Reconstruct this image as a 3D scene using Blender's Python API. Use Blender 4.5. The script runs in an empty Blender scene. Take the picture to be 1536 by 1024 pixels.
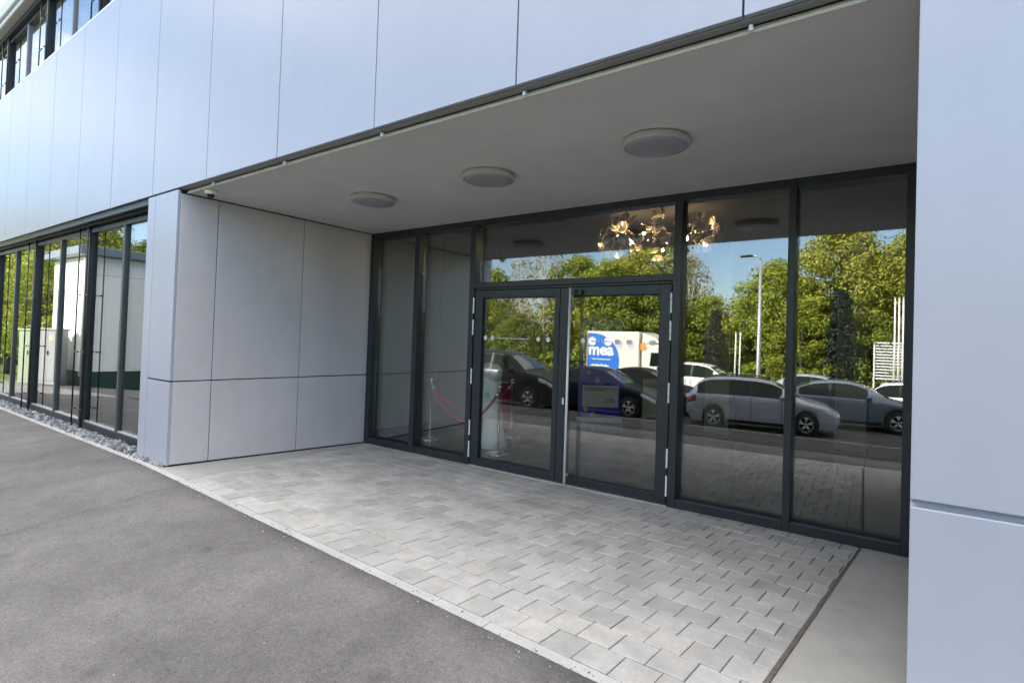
import bpy, math, random
import numpy as np
from mathutils import Vector, Matrix, Euler

random.seed(7)
PI = math.pi
R = math.radians
sc = bpy.context.scene
COL = sc.collection
D = 2.537            # depth of the entrance recess (plane of the entrance frame)

# ------------------------------------------------------------------ helpers
class MB:
    """Collects shapes, then links them as ONE mesh object."""
    def __init__(s):
        s.v = []; s.f = []; s.m = []
    def add(s, vs, fs, mi=0):
        o = len(s.v); s.v += [tuple(p) for p in vs]
        s.f += [tuple(i + o for i in f) for f in fs]; s.m += [mi] * len(fs)
        return s
    def box(s, x0, x1, y0, y1, z0, z1, mi=0, rot=None, about=None):
        vs = [(x0, y0, z0), (x1, y0, z0), (x1, y1, z0), (x0, y1, z0), (x0, y0, z1), (x1, y0, z1), (x1, y1, z1), (x0, y1, z1)]
        if rot:
            c = Vector(about or ((x0 + x1) / 2, (y0 + y1) / 2, (z0 + z1) / 2)); M = Euler(rot).to_matrix()
            vs = [M @ (Vector(p) - c) + c for p in vs]
        return s.add(vs, [(0, 3, 2, 1), (4, 5, 6, 7), (0, 1, 5, 4), (1, 2, 6, 5), (2, 3, 7, 6), (3, 0, 4, 7)], mi)
    def prism(s, poly, axis, a, b, mi=0):
        """poly: 2D outline; axis 'x','y','z' = direction of extrusion from a to b."""
        def P(p, t):
            return {'x': (t, p[0], p[1]), 'y': (p[0], t, p[1]), 'z': (p[0], p[1], t)}[axis]
        n = len(poly); vs = [P(p, a) for p in poly] + [P(p, b) for p in poly]
        fs = [tuple(range(n))[::-1], tuple(range(n, 2 * n))] + [(i, (i + 1) % n, n + (i + 1) % n, n + i) for i in range(n)]
        return s.add(vs, fs, mi)
    def tube(s, pts, rs, n=10, mi=0, cap=True):
        pts = [Vector(p) for p in pts]
        if not hasattr(rs, '__len__'): rs = [rs] * len(pts)
        rings = []; ref = None
        for i, p in enumerate(pts):
            t = (pts[min(i + 1, len(pts) - 1)] - pts[max(i - 1, 0)]).normalized()
            if ref is None:
                ref = Vector((1, 0, 0)) if abs(t.x) < .8 else Vector((0, 1, 0))
            u = (ref - t * ref.dot(t)).normalized(); w = t.cross(u); ref = u
            rings.append([p + (u * math.cos(2 * PI * k / n) + w * math.sin(2 * PI * k / n)) * rs[i] for k in range(n)])
        vs = [q for r in rings for q in r]; fs = []
        for i in range(len(pts) - 1):
            for k in range(n):
                a = i * n + k; b = i * n + (k + 1) % n
                fs.append((a, b, b + n, a + n))
        if cap:
            fs.append(tuple(range(n))[::-1]); fs.append(tuple(range((len(pts) - 1) * n, len(pts) * n)))
        return s.add(vs, fs, mi)
    def lathe(s, prof, c=(0, 0, 0), n=32, axis='z', mi=0):
        vs = []; fs = []
        for (r, h) in prof:
            for k in range(n):
                a = 2 * PI * k / n; x, y = r * math.cos(a), r * math.sin(a)
                vs.append({'z': (c[0] + x, c[1] + y, c[2] + h), 'y': (c[0] + x, c[1] + h, c[2] + y), 'x': (c[0] + h, c[1] + x, c[2] + y)}[axis])
        for i in range(len(prof) - 1):
            for k in range(n):
                a = i * n + k; b = i * n + (k + 1) % n
                fs.append((a, b, b + n, a + n))
        return s.add(vs, fs, mi)
    def grid(s, P, mi=0, flip=False):
        """P: 2D list of points."""
        m = len(P[0]); vs = [q for r in P for q in r]; fs = []
        for i in range(len(P) - 1):
            for k in range(m - 1):
                f = (i * m + k, i * m + k + 1, (i + 1) * m + k + 1, (i + 1) * m + k)
                fs.append(f[::-1] if flip else f)
        return s.add(vs, fs, mi)
    def build(s, name, mat, parent=None, bevel=0, smooth=False, loc=None, segs=2):
        me = bpy.data.meshes.new(name); me.from_pydata(s.v, [], s.f)
        for m in (mat if isinstance(mat, (list, tuple)) else [mat]): me.materials.append(m)
        if any(s.m): me.polygons.foreach_set('material_index', s.m)
        if smooth: me.polygons.foreach_set('use_smooth', [True] * len(me.polygons))
        me.update()
        o = bpy.data.objects.new(name, me); COL.objects.link(o)
        if parent: o.parent = parent
        if loc: o.location = loc
        if bevel:
            b = o.modifiers.new('Bevel', 'BEVEL'); b.width = bevel; b.segments = segs; b.limit_method = 'ANGLE'; b.angle_limit = R(40)
            b.harden_normals = False
        return o

def tag(o, label, cat, group=None):
    o['label'] = label; o['category'] = cat
    if group: o['group'] = group
    return o
def thing(name, label, cat, loc=(0, 0, 0), rz=0, group=None):
    o = bpy.data.objects.new(name, None); COL.objects.link(o)
    o.location = loc; o.rotation_euler = (0, 0, rz); o.empty_display_size = .2
    return tag(o, label, cat, group)
def structure(o):
    o['kind'] = 'structure'; return o
def copy_tree(o, parent=None):
    c = o.copy(); COL.objects.link(c)
    if parent: c.parent = parent
    for ch in list(o.children): copy_tree(ch, c)
    return c
def text(name, body, size, mat, parent, loc, rot, extrude=.002, align='CENTER', bold=0):
    cu = bpy.data.curves.new(name, 'FONT'); cu.body = body; cu.size = size; cu.extrude = extrude; cu.align_x = align; cu.align_y = 'CENTER'
    cu.offset = bold; cu.resolution_u = 4
    cu.materials.append(mat)
    t = bpy.data.objects.new(name + '_outline', cu); COL.objects.link(t); bpy.context.view_layer.update()
    me = bpy.data.meshes.new_from_object(t.evaluated_get(bpy.context.evaluated_depsgraph_get())); bpy.data.objects.remove(t); me.name = name
    if not me.materials: me.materials.append(mat)
    o = bpy.data.objects.new(name, me); COL.objects.link(o); o.location = loc; o.rotation_euler = rot
    if parent: o.parent = parent
    return o

# ------------------------------------------------------------------ materials
def mat(name, col, rough=.5, metal=0., spec=.5, noise=None, bump=None, coat=0, streak=0):
    """noise: list of (scale, amount, detail) multiplicative mottling; bump: (scale, strength)."""
    m = bpy.data.materials.new(name); m.use_nodes = True; nt = m.node_tree; N = nt.nodes; L = nt.links
    b = N['Principled BSDF']
    b.inputs['Base Color'].default_value = (*col, 1); b.inputs['Roughness'].default_value = rough; b.inputs['Metallic'].default_value = metal
    b.inputs['Specular IOR Level'].default_value = spec; b.inputs['Coat Weight'].default_value = coat
    tc = N.new('ShaderNodeTexCoord'); src = None
    for (scale, amt, det) in (noise or []):
        n = N.new('ShaderNodeTexNoise'); n.inputs['Scale'].default_value = scale; n.inputs['Detail'].default_value = det
        L.new(tc.outputs['Object'], n.inputs['Vector'])
        mr = N.new('ShaderNodeMapRange'); mr.inputs[1].default_value = .3; mr.inputs[2].default_value = .7
        mr.inputs[3].default_value = 1 - amt; mr.inputs[4].default_value = 1 + amt
        L.new(n.outputs['Fac'], mr.inputs[0])
        if src is None: src = mr.outputs[0]
        else:
            x = N.new('ShaderNodeMath'); x.operation = 'MULTIPLY'; L.new(src, x.inputs[0]); L.new(mr.outputs[0], x.inputs[1]); src = x.outputs[0]
    if streak:      # faint rain runs down the face
        mp = N.new('ShaderNodeMapping'); mp.inputs['Scale'].default_value = (9, 9, .22); L.new(tc.outputs['Object'], mp.inputs[0])
        n = N.new('ShaderNodeTexNoise'); n.inputs['Scale'].default_value = 1; n.inputs['Detail'].default_value = 5; L.new(mp.outputs[0], n.inputs['Vector'])
        mr = N.new('ShaderNodeMapRange'); mr.inputs[1].default_value = .35; mr.inputs[2].default_value = .7; mr.inputs[3].default_value = 1 + streak * .4; mr.inputs[4].default_value = 1 - streak
        L.new(n.outputs['Fac'], mr.inputs[0])
        x = N.new('ShaderNodeMath'); x.operation = 'MULTIPLY'; L.new(src, x.inputs[0]); L.new(mr.outputs[0], x.inputs[1]); src = x.outputs[0]
    if src is not None:
        vm = N.new('ShaderNodeVectorMath'); vm.operation = 'SCALE'; vm.inputs[0].default_value = col; L.new(src, vm.inputs['Scale'])
        L.new(vm.outputs[0], b.inputs['Base Color'])
    if bump:
        n = N.new('ShaderNodeTexNoise'); n.inputs['Scale'].default_value = bump[0]; n.inputs['Detail'].default_value = 3
        L.new(tc.outputs['Object'], n.inputs['Vector'])
        bp = N.new('ShaderNodeBump'); bp.inputs['Strength'].default_value = bump[1]; bp.inputs['Distance'].default_value = bump[2] if len(bump) > 2 else .01
        L.new(n.outputs['Fac'], bp.inputs['Height']); L.new(bp.outputs[0], b.inputs['Normal'])
    return m

def emit_mat(name, col, s):
    m = mat(name, col); b = m.node_tree.nodes['Principled BSDF']
    b.inputs['Emission Color'].default_value = (*col, 1); b.inputs['Emission Strength'].default_value = s
    return m

def glass_mat(name, f0, tint, wav=.0, wscale=.7):
    """Coated architectural glass: Schlick mirror over a tinted clear pane, faintly wavy."""
    m = bpy.data.materials.new(name); m.use_nodes = True; nt = m.node_tree; N = nt.nodes; L = nt.links
    N.remove(N['Principled BSDF']); out = N['Material Output']
    t = N.new('ShaderNodeBsdfTransparent'); t.inputs[0].default_value = (*tint, 1)
    g = N.new('ShaderNodeBsdfGlossy'); g.inputs['Roughness'].default_value = 0; g.inputs[0].default_value = (.97, .985, 1, 1)
    lw = N.new('ShaderNodeLayerWeight'); lw.inputs['Blend'].default_value = .5
    p = N.new('ShaderNodeMath'); p.operation = 'POWER'; p.inputs[1].default_value = 5; L.new(lw.outputs['Facing'], p.inputs[0])
    ma = N.new('ShaderNodeMath'); ma.operation = 'MULTIPLY_ADD'; ma.inputs[1].default_value = 1 - f0; ma.inputs[2].default_value = f0
    L.new(p.outputs[0], ma.inputs[0])
    mx = N.new('ShaderNodeMixShader'); L.new(ma.outputs[0], mx.inputs[0]); L.new(t.outputs[0], mx.inputs[1]); L.new(g.outputs[0], mx.inputs[2])
    if wav:
        tc = N.new('ShaderNodeTexCoord'); n = N.new('ShaderNodeTexNoise'); n.inputs['Scale'].default_value = wscale; n.inputs['Detail'].default_value = 1
        L.new(tc.outputs['Object'], n.inputs['Vector'])
        bp = N.new('ShaderNodeBump'); bp.inputs['Strength'].default_value = 1; bp.inputs['Distance'].default_value = wav
        L.new(n.outputs['Fac'], bp.inputs['Height']); L.new(bp.outputs[0], g.inputs['Normal'])
    L.new(mx.outputs[0], out.inputs[0])
    return m

M = {}
M['panel'] = mat('silver_panel', (.405, .432, .515), .31, .10, .4, noise=[(.9, .025, 3), (4, .014, 4), (90, .012, 2)], streak=.017, bump=(1.1, .2, .01))
M['panel_edge'] = M['panel']
M['recess_panel'] = mat('recess_panel', (.63, .605, .635), .42, .15, .5, noise=[(1.3, .035, 4), (5, .02, 3), (140, .025, 2)], streak=.012, bump=(220, .03, .002))
M['soffit'] = mat('soffit_plaster', (.65, .645, .615), .85, 0, .25, noise=[(.9, .05, 4), (3.5, .035, 4), (150, .09, 2)], bump=(200, .3, .004))
M['dark_gap'] = mat('dark_gap', (.045, .045, .05), .7)
M['alu'] = mat('aluminium_trim', (.75, .75, .74), .4, .5)
M['anthracite'] = mat('anthracite_frame', (.030, .037, .045), .36, .25, .5, noise=[(3, .08, 3)])
M['greyframe'] = mat('grey_mullion', (.075, .085, .095), .4, .3)
M['litmullion'] = mat('lit_mullion', (.26, .27, .32), .4, .3)  # paler copy of the grey mullion, lit look of upper windows in its colour
M['closer'] = mat('grey_closer_strip', (.24, .235, .235), .6)
M['trim'] = mat('beige_trim', (.60, .56, .49), .5)
M['gasket'] = mat('gasket', (.006, .006, .007), .6)
M['steel'] = mat('brushed_steel', (.93, .93, .93), .42, .25)
M['chrome'] = mat('polished_chrome', (.95, .95, .95), .22, .85)
M['white'] = mat('white_paint', (.78, .78, .76), .45)
M['sticker'] = mat('white_sticker', (.82, .84, .84), .5)
M['glass'] = glass_mat('entrance_glass', .13, (.955, .975, .96), .0012, .55)
M['doorglass'] = glass_mat('door_glass', .13, (.955, .975, .96), .0012, .8)
M['ribbonglass'] = glass_mat('ribbon_glass', .25, (.6, .64, .62), .0016, .6)
M['lamp_rim'] = mat('lamp_rim', (.52, .52, .51), .5, noise=[(30, .04, 2)])
M['diffuser'] = mat('opal_diffuser', (.34, .355, .385), .35, noise=[(60, .03, 2)])
M['black'] = mat('black_plastic', (.012, .012, .014), .25)
M['dome'] = mat('dark_dome', (.008, .009, .012), .05, 0, .6)
M['int_wall'] = mat('lobby_wall', (.22, .23, .205), .7, noise=[(1, .03, 2)])
M['int_dark'] = mat('lobby_dark_wall', (.04, .04, .038), .7)
M['int_floor'] = mat('lobby_floor', (.032, .032, .029), .25, noise=[(.7, .15, 3), (3, .08, 3)])
M['int_ceiling'] = mat('lobby_ceiling', (.10, .085, .07), .8)
M['plank'] = mat('roof_edge', (.55, .56, .56), .5)
M['concrete'] = mat('concrete_slab', (.40, .395, .375), .85, 0, .3, noise=[(1.2, .10, 5), (7, .06, 4), (60, .05, 3)], bump=(90, .2, .004))
M['kerbstone'] = mat('kerbstone', (.50, .495, .48), .85, 0, .3, noise=[(3, .08, 4), (40, .06, 3)], bump=(90, .25, .004))
M['joint_sand'] = mat('joint_sand', (.14, .13, .117), .95, 0, .2, noise=[(40, .3, 4)])
M['white_line'] = mat('road_paint', (.7, .7, .68), .7, noise=[(8, .12, 4)])

def paver_mat():
    m = mat('paver_stone', (.45, .44, .415), .8, 0, .35, bump=(70, .25, .004)); nt = m.node_tree; N = nt.nodes; L = nt.links
    b = N['Principled BSDF']; g = N.new('ShaderNodeNewGeometry'); tc = N.new('ShaderNodeTexCoord')
    r = N.new('ShaderNodeValToRGB'); e = r.color_ramp.elements
    e[0].position = 0; e[0].color = (.375, .368, .357, 1); e[1].position = 1; e[1].color = (.485, .478, .464, 1)
    for p, c in ((.3, (.425, .416, .40)), (.55, (.44, .435, .425)), (.8, (.46, .448, .428))):
        x = e.new(p); x.color = (*c, 1)
    L.new(g.outputs['Random Per Island'], r.inputs[0])
    last = r.outputs[0]
    for (s, a, d) in ((.8, .12, 5), (3.2, .09, 5), (11, .09, 5), (60, .07, 3)):
        n = N.new('ShaderNodeTexNoise'); n.inputs['Scale'].default_value = s; n.inputs['Detail'].default_value = d
        L.new(tc.outputs['Object'], n.inputs['Vector'])
        mr = N.new('ShaderNodeMapRange'); mr.inputs[1].default_value = .3; mr.inputs[2].default_value = .7; mr.inputs[3].default_value = 1 - a; mr.inputs[4].default_value = 1 + a
        L.new(n.outputs['Fac'], mr.inputs[0])
        vm = N.new('ShaderNodeVectorMath'); vm.operation = 'SCALE'; L.new(last, vm.inputs[0]); L.new(mr.outputs[0], vm.inputs['Scale']); last = vm.outputs[0]
    L.new(last, b.inputs['Base Color'])
    return m
M['paver'] = paver_mat()

def asphalt_mat():
    m = mat('worn_asphalt', (.16, .156, .152), .88, 0, .3); nt = m.node_tree; N = nt.nodes; L = nt.links
    b = N['Principled BSDF']; tc = N.new('ShaderNodeTexCoord'); O = tc.outputs['Object']
    def noise(s, d, rough=.5):
        n = N.new('ShaderNodeTexNoise'); n.inputs['Scale'].default_value = s; n.inputs['Detail'].default_value = d; n.inputs['Roughness'].default_value = rough
        L.new(O, n.inputs['Vector']); return n.outputs['Fac']
    def rng(x, a, bb, c, d):
        mr = N.new('ShaderNodeMapRange'); L.new(x, mr.inputs[0])
        for i, q in enumerate((a, bb, c, d)): mr.inputs[i + 1].default_value = q
        return mr.outputs[0]
    def mul(x, y):
        q = N.new('ShaderNodeMath'); q.operation = 'MULTIPLY'; L.new(x, q.inputs[0]); L.new(y, q.inputs[1]); return q.outputs[0]
    f = mul(mul(rng(noise(.9, 5), .3, .7, .76, 1.2), rng(noise(4.5, 5, .6), .3, .7, .88, 1.12)), mul(rng(noise(170, 3, .65), .3, .7, .55, 1.45), rng(noise(38, 3, .6), .3, .7, .86, 1.14)))
    # day joint of the paving machine: a thin wandering crack
    sx = N.new('ShaderNodeSeparateXYZ'); L.new(O, sx.inputs[0])
    w = N.new('ShaderNodeMath'); w.operation = 'MULTIPLY_ADD'; L.new(sx.outputs[1], w.inputs[0]); w.inputs[1].default_value = .10; L.new(sx.outputs[0], w.inputs[2])
    w2 = N.new('ShaderNodeMath'); w2.operation = 'MULTIPLY_ADD'; L.new(noise(7, 4), w2.inputs[0]); w2.inputs[1].default_value = .05; L.new(w.outputs[0], w2.inputs[2])
    d = N.new('ShaderNodeMath'); d.operation = 'SUBTRACT'; L.new(w2.outputs[0], d.inputs[0]); d.inputs[1].default_value = .868
    ab = N.new('ShaderNodeMath'); ab.operation = 'ABSOLUTE'; L.new(d.outputs[0], ab.inputs[0])
    f = mul(f, rng(ab.outputs[0], .004, .011, .66, 1))
    # grime and fresh bitumen along the paving edge
    ke = N.new('ShaderNodeMath'); ke.operation = 'MULTIPLY_ADD'; L.new(sx.outputs[0], ke.inputs[0]); ke.inputs[1].default_value = .055; L.new(sx.outputs[1], ke.inputs[2])
    k2 = N.new('ShaderNodeMath'); k2.operation = 'MULTIPLY_ADD'; L.new(noise(6, 5, .65), k2.inputs[0]); k2.inputs[1].default_value = .22; L.new(ke.outputs[0], k2.inputs[2])
    f = mul(f, rng(k2.outputs[0], -.16, .03, 1, .66))
    # oil drips and old stains
    st = N.new('ShaderNodeTexVoronoi'); st.inputs['Scale'].default_value = 1.3; st.inputs['Randomness'].default_value = 1; L.new(O, st.inputs['Vector'])
    s2 = N.new('ShaderNodeMath'); s2.operation = 'MULTIPLY_ADD'; L.new(noise(11, 4, .6), s2.inputs[0]); s2.inputs[1].default_value = .10; L.new(st.outputs['Distance'], s2.inputs[2])
    f = mul(f, rng(s2.outputs[0], .07, .14, .74, 1))
    # pale aggregate specks
    vo = N.new('ShaderNodeTexVoronoi'); vo.inputs['Scale'].default_value = 9; L.new(O, vo.inputs['Vector'])
    sp = rng(vo.outputs['Distance'], .028, .04, 1, 0)
    wn = N.new('ShaderNodeSeparateColor'); L.new(vo.outputs['Color'], wn.inputs[0])
    sp = mul(sp, rng(wn.outputs[0], .72, .75, 0, 1))
    base = N.new('ShaderNodeVectorMath'); base.operation = 'SCALE'; base.inputs[0].default_value = (.170, .163, .160); L.new(f, base.inputs['Scale'])
    mx = N.new('ShaderNodeMix'); mx.data_type = 'RGBA'; L.new(sp, mx.inputs[0]); L.new(base.outputs[0], mx.inputs[6]); mx.inputs[7].default_value = (.5, .49, .47, 1)
    L.new(mx.outputs[2], b.inputs['Base Color'])
    bp = N.new('ShaderNodeBump'); bp.inputs['Strength'].default_value = .5; bp.inputs['Distance'].default_value = .006
    L.new(noise(140, 3, .6), bp.inputs['Height']); L.new(bp.outputs[0], b.inputs['Normal'])
    return m
M['asphalt'] = asphalt_mat()

def island_mat(name, cols, rough=.6, spec=.4, sub=0., noise_scale=None):
    m = mat(name, cols[0], rough, 0, spec); nt = m.node_tree; N = nt.nodes; L = nt.links; b = N['Principled BSDF']
    g = N.new('ShaderNodeNewGeometry'); r = N.new('ShaderNodeValToRGB'); e = r.color_ramp.elements
    e[0].color = (*cols[0], 1); e[1].color = (*cols[-1], 1)
    for i, c in enumerate(cols[1:-1]):
        x = e.new((i + 1) / (len(cols) - 1)); x.color = (*c, 1)
    L.new(g.outputs['Random Per Island'], r.inputs[0]); L.new(r.outputs[0], b.inputs['Base Color'])
    if sub:
        out = N['Material Output']; t = N.new('ShaderNodeBsdfTranslucent'); L.new(r.outputs[0], t.inputs[0])
        mx = N.new('ShaderNodeMixShader'); mx.inputs[0].default_value = sub
        L.new(b.outputs[0], mx.inputs[1]); L.new(t.outputs[0], mx.inputs[2]); L.new(mx.outputs[0], out.inputs[0])
    return m
M['gravel'] = island_mat('slate_gravel', [(.10, .105, .12), (.2, .21, .23), (.30, .31, .33), (.42, .43, .45)], .7)
M['leaf_a'] = island_mat('maple_leaves', [(.17, .235, .026), (.25, .31, .034), (.33, .375, .042), (.42, .44, .06)], .5, .3, .2)
M['leaf_b'] = island_mat('ash_leaves', [(.20, .24, .033), (.29, .31, .042), (.38, .38, .055), (.46, .44, .075)], .5, .3, .2)
M['leaf_c'] = island_mat('hazel_leaves', [(.13, .18, .022), (.18, .23, .029), (.235, .27, .038)], .5, .3, .2)
M['leaf_pale'] = island_mat('birch_leaves', [(.20, .19, .07), (.30, .27, .11), (.36, .34, .18)], .55, .3, .3)
M['needle'] = island_mat('conifer_needles', [(.008, .018, .014), (.014, .028, .02), (.02, .035, .026)], .6, .3)
M['bark'] = mat('bark', (.10, .085, .065), .9, noise=[(6, .3, 4)])
M['birch_bark'] = mat('birch_bark', (.5, .48, .42), .8, noise=[(9, .3, 4)])
M['grass'] = mat('lawn', (.11, .16, .025), .9, noise=[(.5, .25, 4), (14, .3, 4)], bump=(40, .6, .05))

# ------------------------------------------------------------------ terrain
def hgt(x, y):
    t = min(1, max(0, (-y - .45) / 9.2)); t = t - .02 * math.sin(2 * PI * t)
    z = .075 if y < 0 else (.075 * (1 - y / D) if y < D else 0.)
    z -= .975 * t
    return z - .03 * min(20, max(0, -8 - x)) * (1 if y < 1 else 0)
def kerb_y(x):
    if x < -.3: return -.085
    return -.085 - .0525 * (x + .3) if x > -.3 else -.085

def frange(a, b, s):
    n = max(1, int(round((b - a) / s))); return [a + (b - a) * i / n for i in range(n + 1)]

xs = frange(-160, -40, 10)[:-1] + frange(-40, 40, 1.5) + frange(40, 160, 10)[1:]
ys = frange(-160, -40, 10)[:-1] + frange(-40, -10, 2)[:-1] + frange(-10, 2, .5)[:-1] + frange(2, 60, 6)
g = MB().grid([[(x, y, hgt(x, y) - .10 - (.05 if y > -2.5 else 0)) for x in xs] for y in ys])
structure(g.build('ground', M['grass']))

# asphalt: one sheet from the kerb line back over the car park, its paving edge a little ragged
xs = frange(-17, -10, .5)[:-1] + frange(-10, 8, .03)[:-1] + frange(8, 36, 1)
rows = []
for k in range(46):
    row = []
    for x in xs:
        e = kerb_y(x) + random.uniform(-.007, .007) + .006 * math.sin(x * 5.3) + .004 * math.sin(x * 17)
        if k == 0: y = e; z = hgt(x, e) + .001
        else:
            y = kerb_y(x) - .05 - (.1 * (k - 1) if k < 11 else .9 + (k - 10) * .55)
            z = hgt(x, y) + .006
        row.append((x, y, z))
    rows.append(row)
structure(MB().grid(rows[::-1]).build('asphalt_road', M['asphalt'], smooth=True))

M['lot'] = mat('dark_asphalt', (.052, .052, .056), .85, 0, .3, noise=[(.6, .15, 4), (5, .12, 4), (60, .2, 3)], bump=(90, .3, .006))
lot = []
for y in frange(-36, -2.02, .55): lot.append([(x, y, hgt(x, y) + .012) for x in frange(-17, 36, 1)])
structure(MB().grid(lot).build('parking_lot', M['lot'], smooth=True))

# painted line along the car park lane
pts = []
for x in frange(-9, 20, .5):
    y = -8.15 - .125 * (x - 2); pts.append([(x, y, hgt(x, y) + .017), (x, y - .12, hgt(x, y - .12) + .017)])
structure(MB().grid(pts, flip=True).build('lane_marking', M['white_line']))

# paved bed, kerb, slabs and pavers
bed = MB().grid([[(x, y, hgt(x, y) - .013) for x in frange(-.02, 9, .5)] for y in (-.55, 0, .6, 1.2, 1.8, D + .05)])
structure(bed.build('paving_bed', M['joint_sand']))
k = MB(); x = -9.4
while x < 9:
    L_ = 1.0 if x < .2 else .98
    a, b_ = x + .002, min(x + L_, 9) - .002
    w = .046 + random.uniform(-.002, .002)
    p = [(a, kerb_y(a) - .03), (b_, kerb_y(b_) - .03), (b_, kerb_y(b_) + w), (a, kerb_y(a) + w)]
    top = hgt(0 if x > -8 else x, -.1) + .004
    k.prism(p, 'z', top - .12, top); x += L_
structure(k.build('kerb', M['kerbstone'], bevel=.004))

def clip(poly, a, b):
    """keep the part of poly left of a->b"""
    out = []
    def side(p): return (b[0] - a[0]) * (p[1] - a[1]) - (b[1] - a[1]) * (p[0] - a[0])
    for i in range(len(poly)):
        p, q = poly[i], poly[(i + 1) % len(poly)]; sp, sq = side(p), side(q)
        if sp >= 0: out.append(p)
        if sp * sq < 0:
            t = sp / (sp - sq); out.append((p[0] + t * (q[0] - p[0]), p[1] + t * (q[1] - p[1])))
    return out
def area(p): return .5 * sum(p[i][0] * p[(i + 1) % len(p)][1] - p[(i + 1) % len(p)][0] * p[i][1] for i in range(len(p)))
def stone(mb, poly, top, gap, bev, tilt=(0, 0)):
    """one paving stone with its own chamfered top following the slope"""
    if len(poly) < 3 or area(poly) < .0012: return
    n = len(poly); cx = sum(p[0] for p in poly) / n; cy = sum(p[1] for p in poly) / n
    def inset(d):
        res = []
        for i in range(n):
            p0, p1, p2 = Vector(poly[i - 1]), Vector(poly[i]), Vector(poly[(i + 1) % n])
            e1 = (p1 - p0); e2 = (p2 - p1)
            if e1.length < 1e-6 or e2.length < 1e-6: res.append(p1); continue
            n1 = Vector((-e1.y, e1.x)).normalized(); n2 = Vector((-e2.y, e2.x)).normalized()
            mvec = n1 + n2
            if mvec.length < 1e-4: res.append(p1 + n1 * d); continue
            mvec.normalize(); res.append(p1 + mvec * (d / max(.35, mvec.dot(n1))))
        return res
    o, i_ = inset(gap / 2), inset(gap / 2 + bev)
    def Z(p): return hgt(0, p[1]) + top + tilt[0] * (p[0] - cx) + tilt[1] * (p[1] - cy)
    vs = [(p[0], p[1], Z(p) - .05) for p in o] + [(p[0], p[1], Z(p) - bev * .7) for p in o] + [(p[0], p[1], Z(p)) for p in i_]
    fs = [tuple(range(2 * n, 3 * n))]
    for q in range(2):
        fs += [(q * n + i, q * n + (i + 1) % n, (q + 1) * n + (i + 1) % n, (q + 1) * n + i) for i in range(n)]
    mb.add(vs, fs)
A_, B_, C_, D_ = (.66, kerb_y(.66) + .05), (5.70, kerb_y(5.70) + .05), (5.90, D + .02), (.05, D + .02)
rot = -.0525; ca, sa = math.cos(rot), math.sin(rot)
def PW(u, v):      # paver frame -> world; u along the kerb, v away from it
    return (A_[0] + u * ca - v * sa, A_[1] + u * sa + v * ca)
pv = MB(); PIT = .181; jog = .007
def bnd(r, s): return r * PIT + (0 if r <= 1 else (jog if (s + r) % 2 else -jog))
for r in range(0, 17):
    off = 0 if r % 2 == 0 else 1
    for kk in range(-6, 32):
        s0 = 2 * kk + off; u0, um, u1 = s0 * PIT / 2, (s0 + 1) * PIT / 2, (s0 + 2) * PIT / 2
        if r == 0: loc = [(u0, 0), (u1, 0), (u1, PIT), (u0, PIT)]
        else:
            loc = [(u0, bnd(r, s0)), (um, bnd(r, s0)), (um, bnd(r, s0 + 1)), (u1, bnd(r, s0 + 1)), (u1, bnd(r + 1, s0 + 1)), (um, bnd(r + 1, s0 + 1)), (um, bnd(r + 1, s0)), (u0, bnd(r + 1, s0))]
            if r == 1: loc = [(u0, PIT), (u1, PIT)] + loc[4:]
        poly = [PW(*p) for p in loc]
        for a, b in ((B_, C_), (C_, D_), (D_, A_)): poly = clip(poly, a, b)
        stone(pv, poly, .004 + random.uniform(-.002, .002), .006, .0035, (random.uniform(-.009, .009), random.uniform(-.009, .009)))
structure(pv.build('paving', M['paver']))
sl = MB()
# concrete border slabs: a wedge along the recess wall, and the wide one by the right pillar
n = 4
for i in range(n):
    t0, t1 = i / n, (i + 1) / n
    l0, l1 = (-.0 + .0 * t0, A_[1] + (D_[1] - A_[1]) * t0), (-.0, A_[1] + (D_[1] - A_[1]) * t1)
    r0 = (A_[0] + (D_[0] - A_[0]) * t0 - .008, l0[1]); r1 = (A_[0] + (D_[0] - A_[0]) * t1 - .008, l1[1])
    stone(sl, [l0, r0, r1, l1], .003, .003, .004)
stone(sl, [(-.06, kerb_y(0) + .048), (.655, kerb_y(.655) + .048), (.655, A_[1] - .0), (-.06, A_[1])], .003, .003, .004) if A_[1] > kerb_y(0) + .06 else None
for (y0, y1) in ((-.40, D + .02),):
    xa = B_[0] + (C_[0] - B_[0]) * (y0 - B_[1]) / (C_[1] - B_[1]) + .012; xb = B_[0] + (C_[0] - B_[0]) * (y1 - B_[1]) / (C_[1] - B_[1]) + .012
    stone(sl, [(xa, y0), (7.6, y0 - .11), (7.6, y1), (xb, y1)], .003, .004, .005)
structure(sl.build('concrete_border', M['concrete']))
fl = []
for i in range(21):
    t = i / 20; x = B_[0] + (C_[0] - B_[0]) * t; y = B_[1] + (C_[1] - B_[1]) * t; w = .004 * math.sin(i * 2.3)
    fl.append([(x - .006 + w * .3, y, hgt(x, y) + .001), (x + .017 + w * .3, y, hgt(x, y) + .0005 + .001 * math.sin(i * 3.1))])
structure(MB().grid(fl, flip=True).build('joint_filler', M['joint_sand']))

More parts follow.
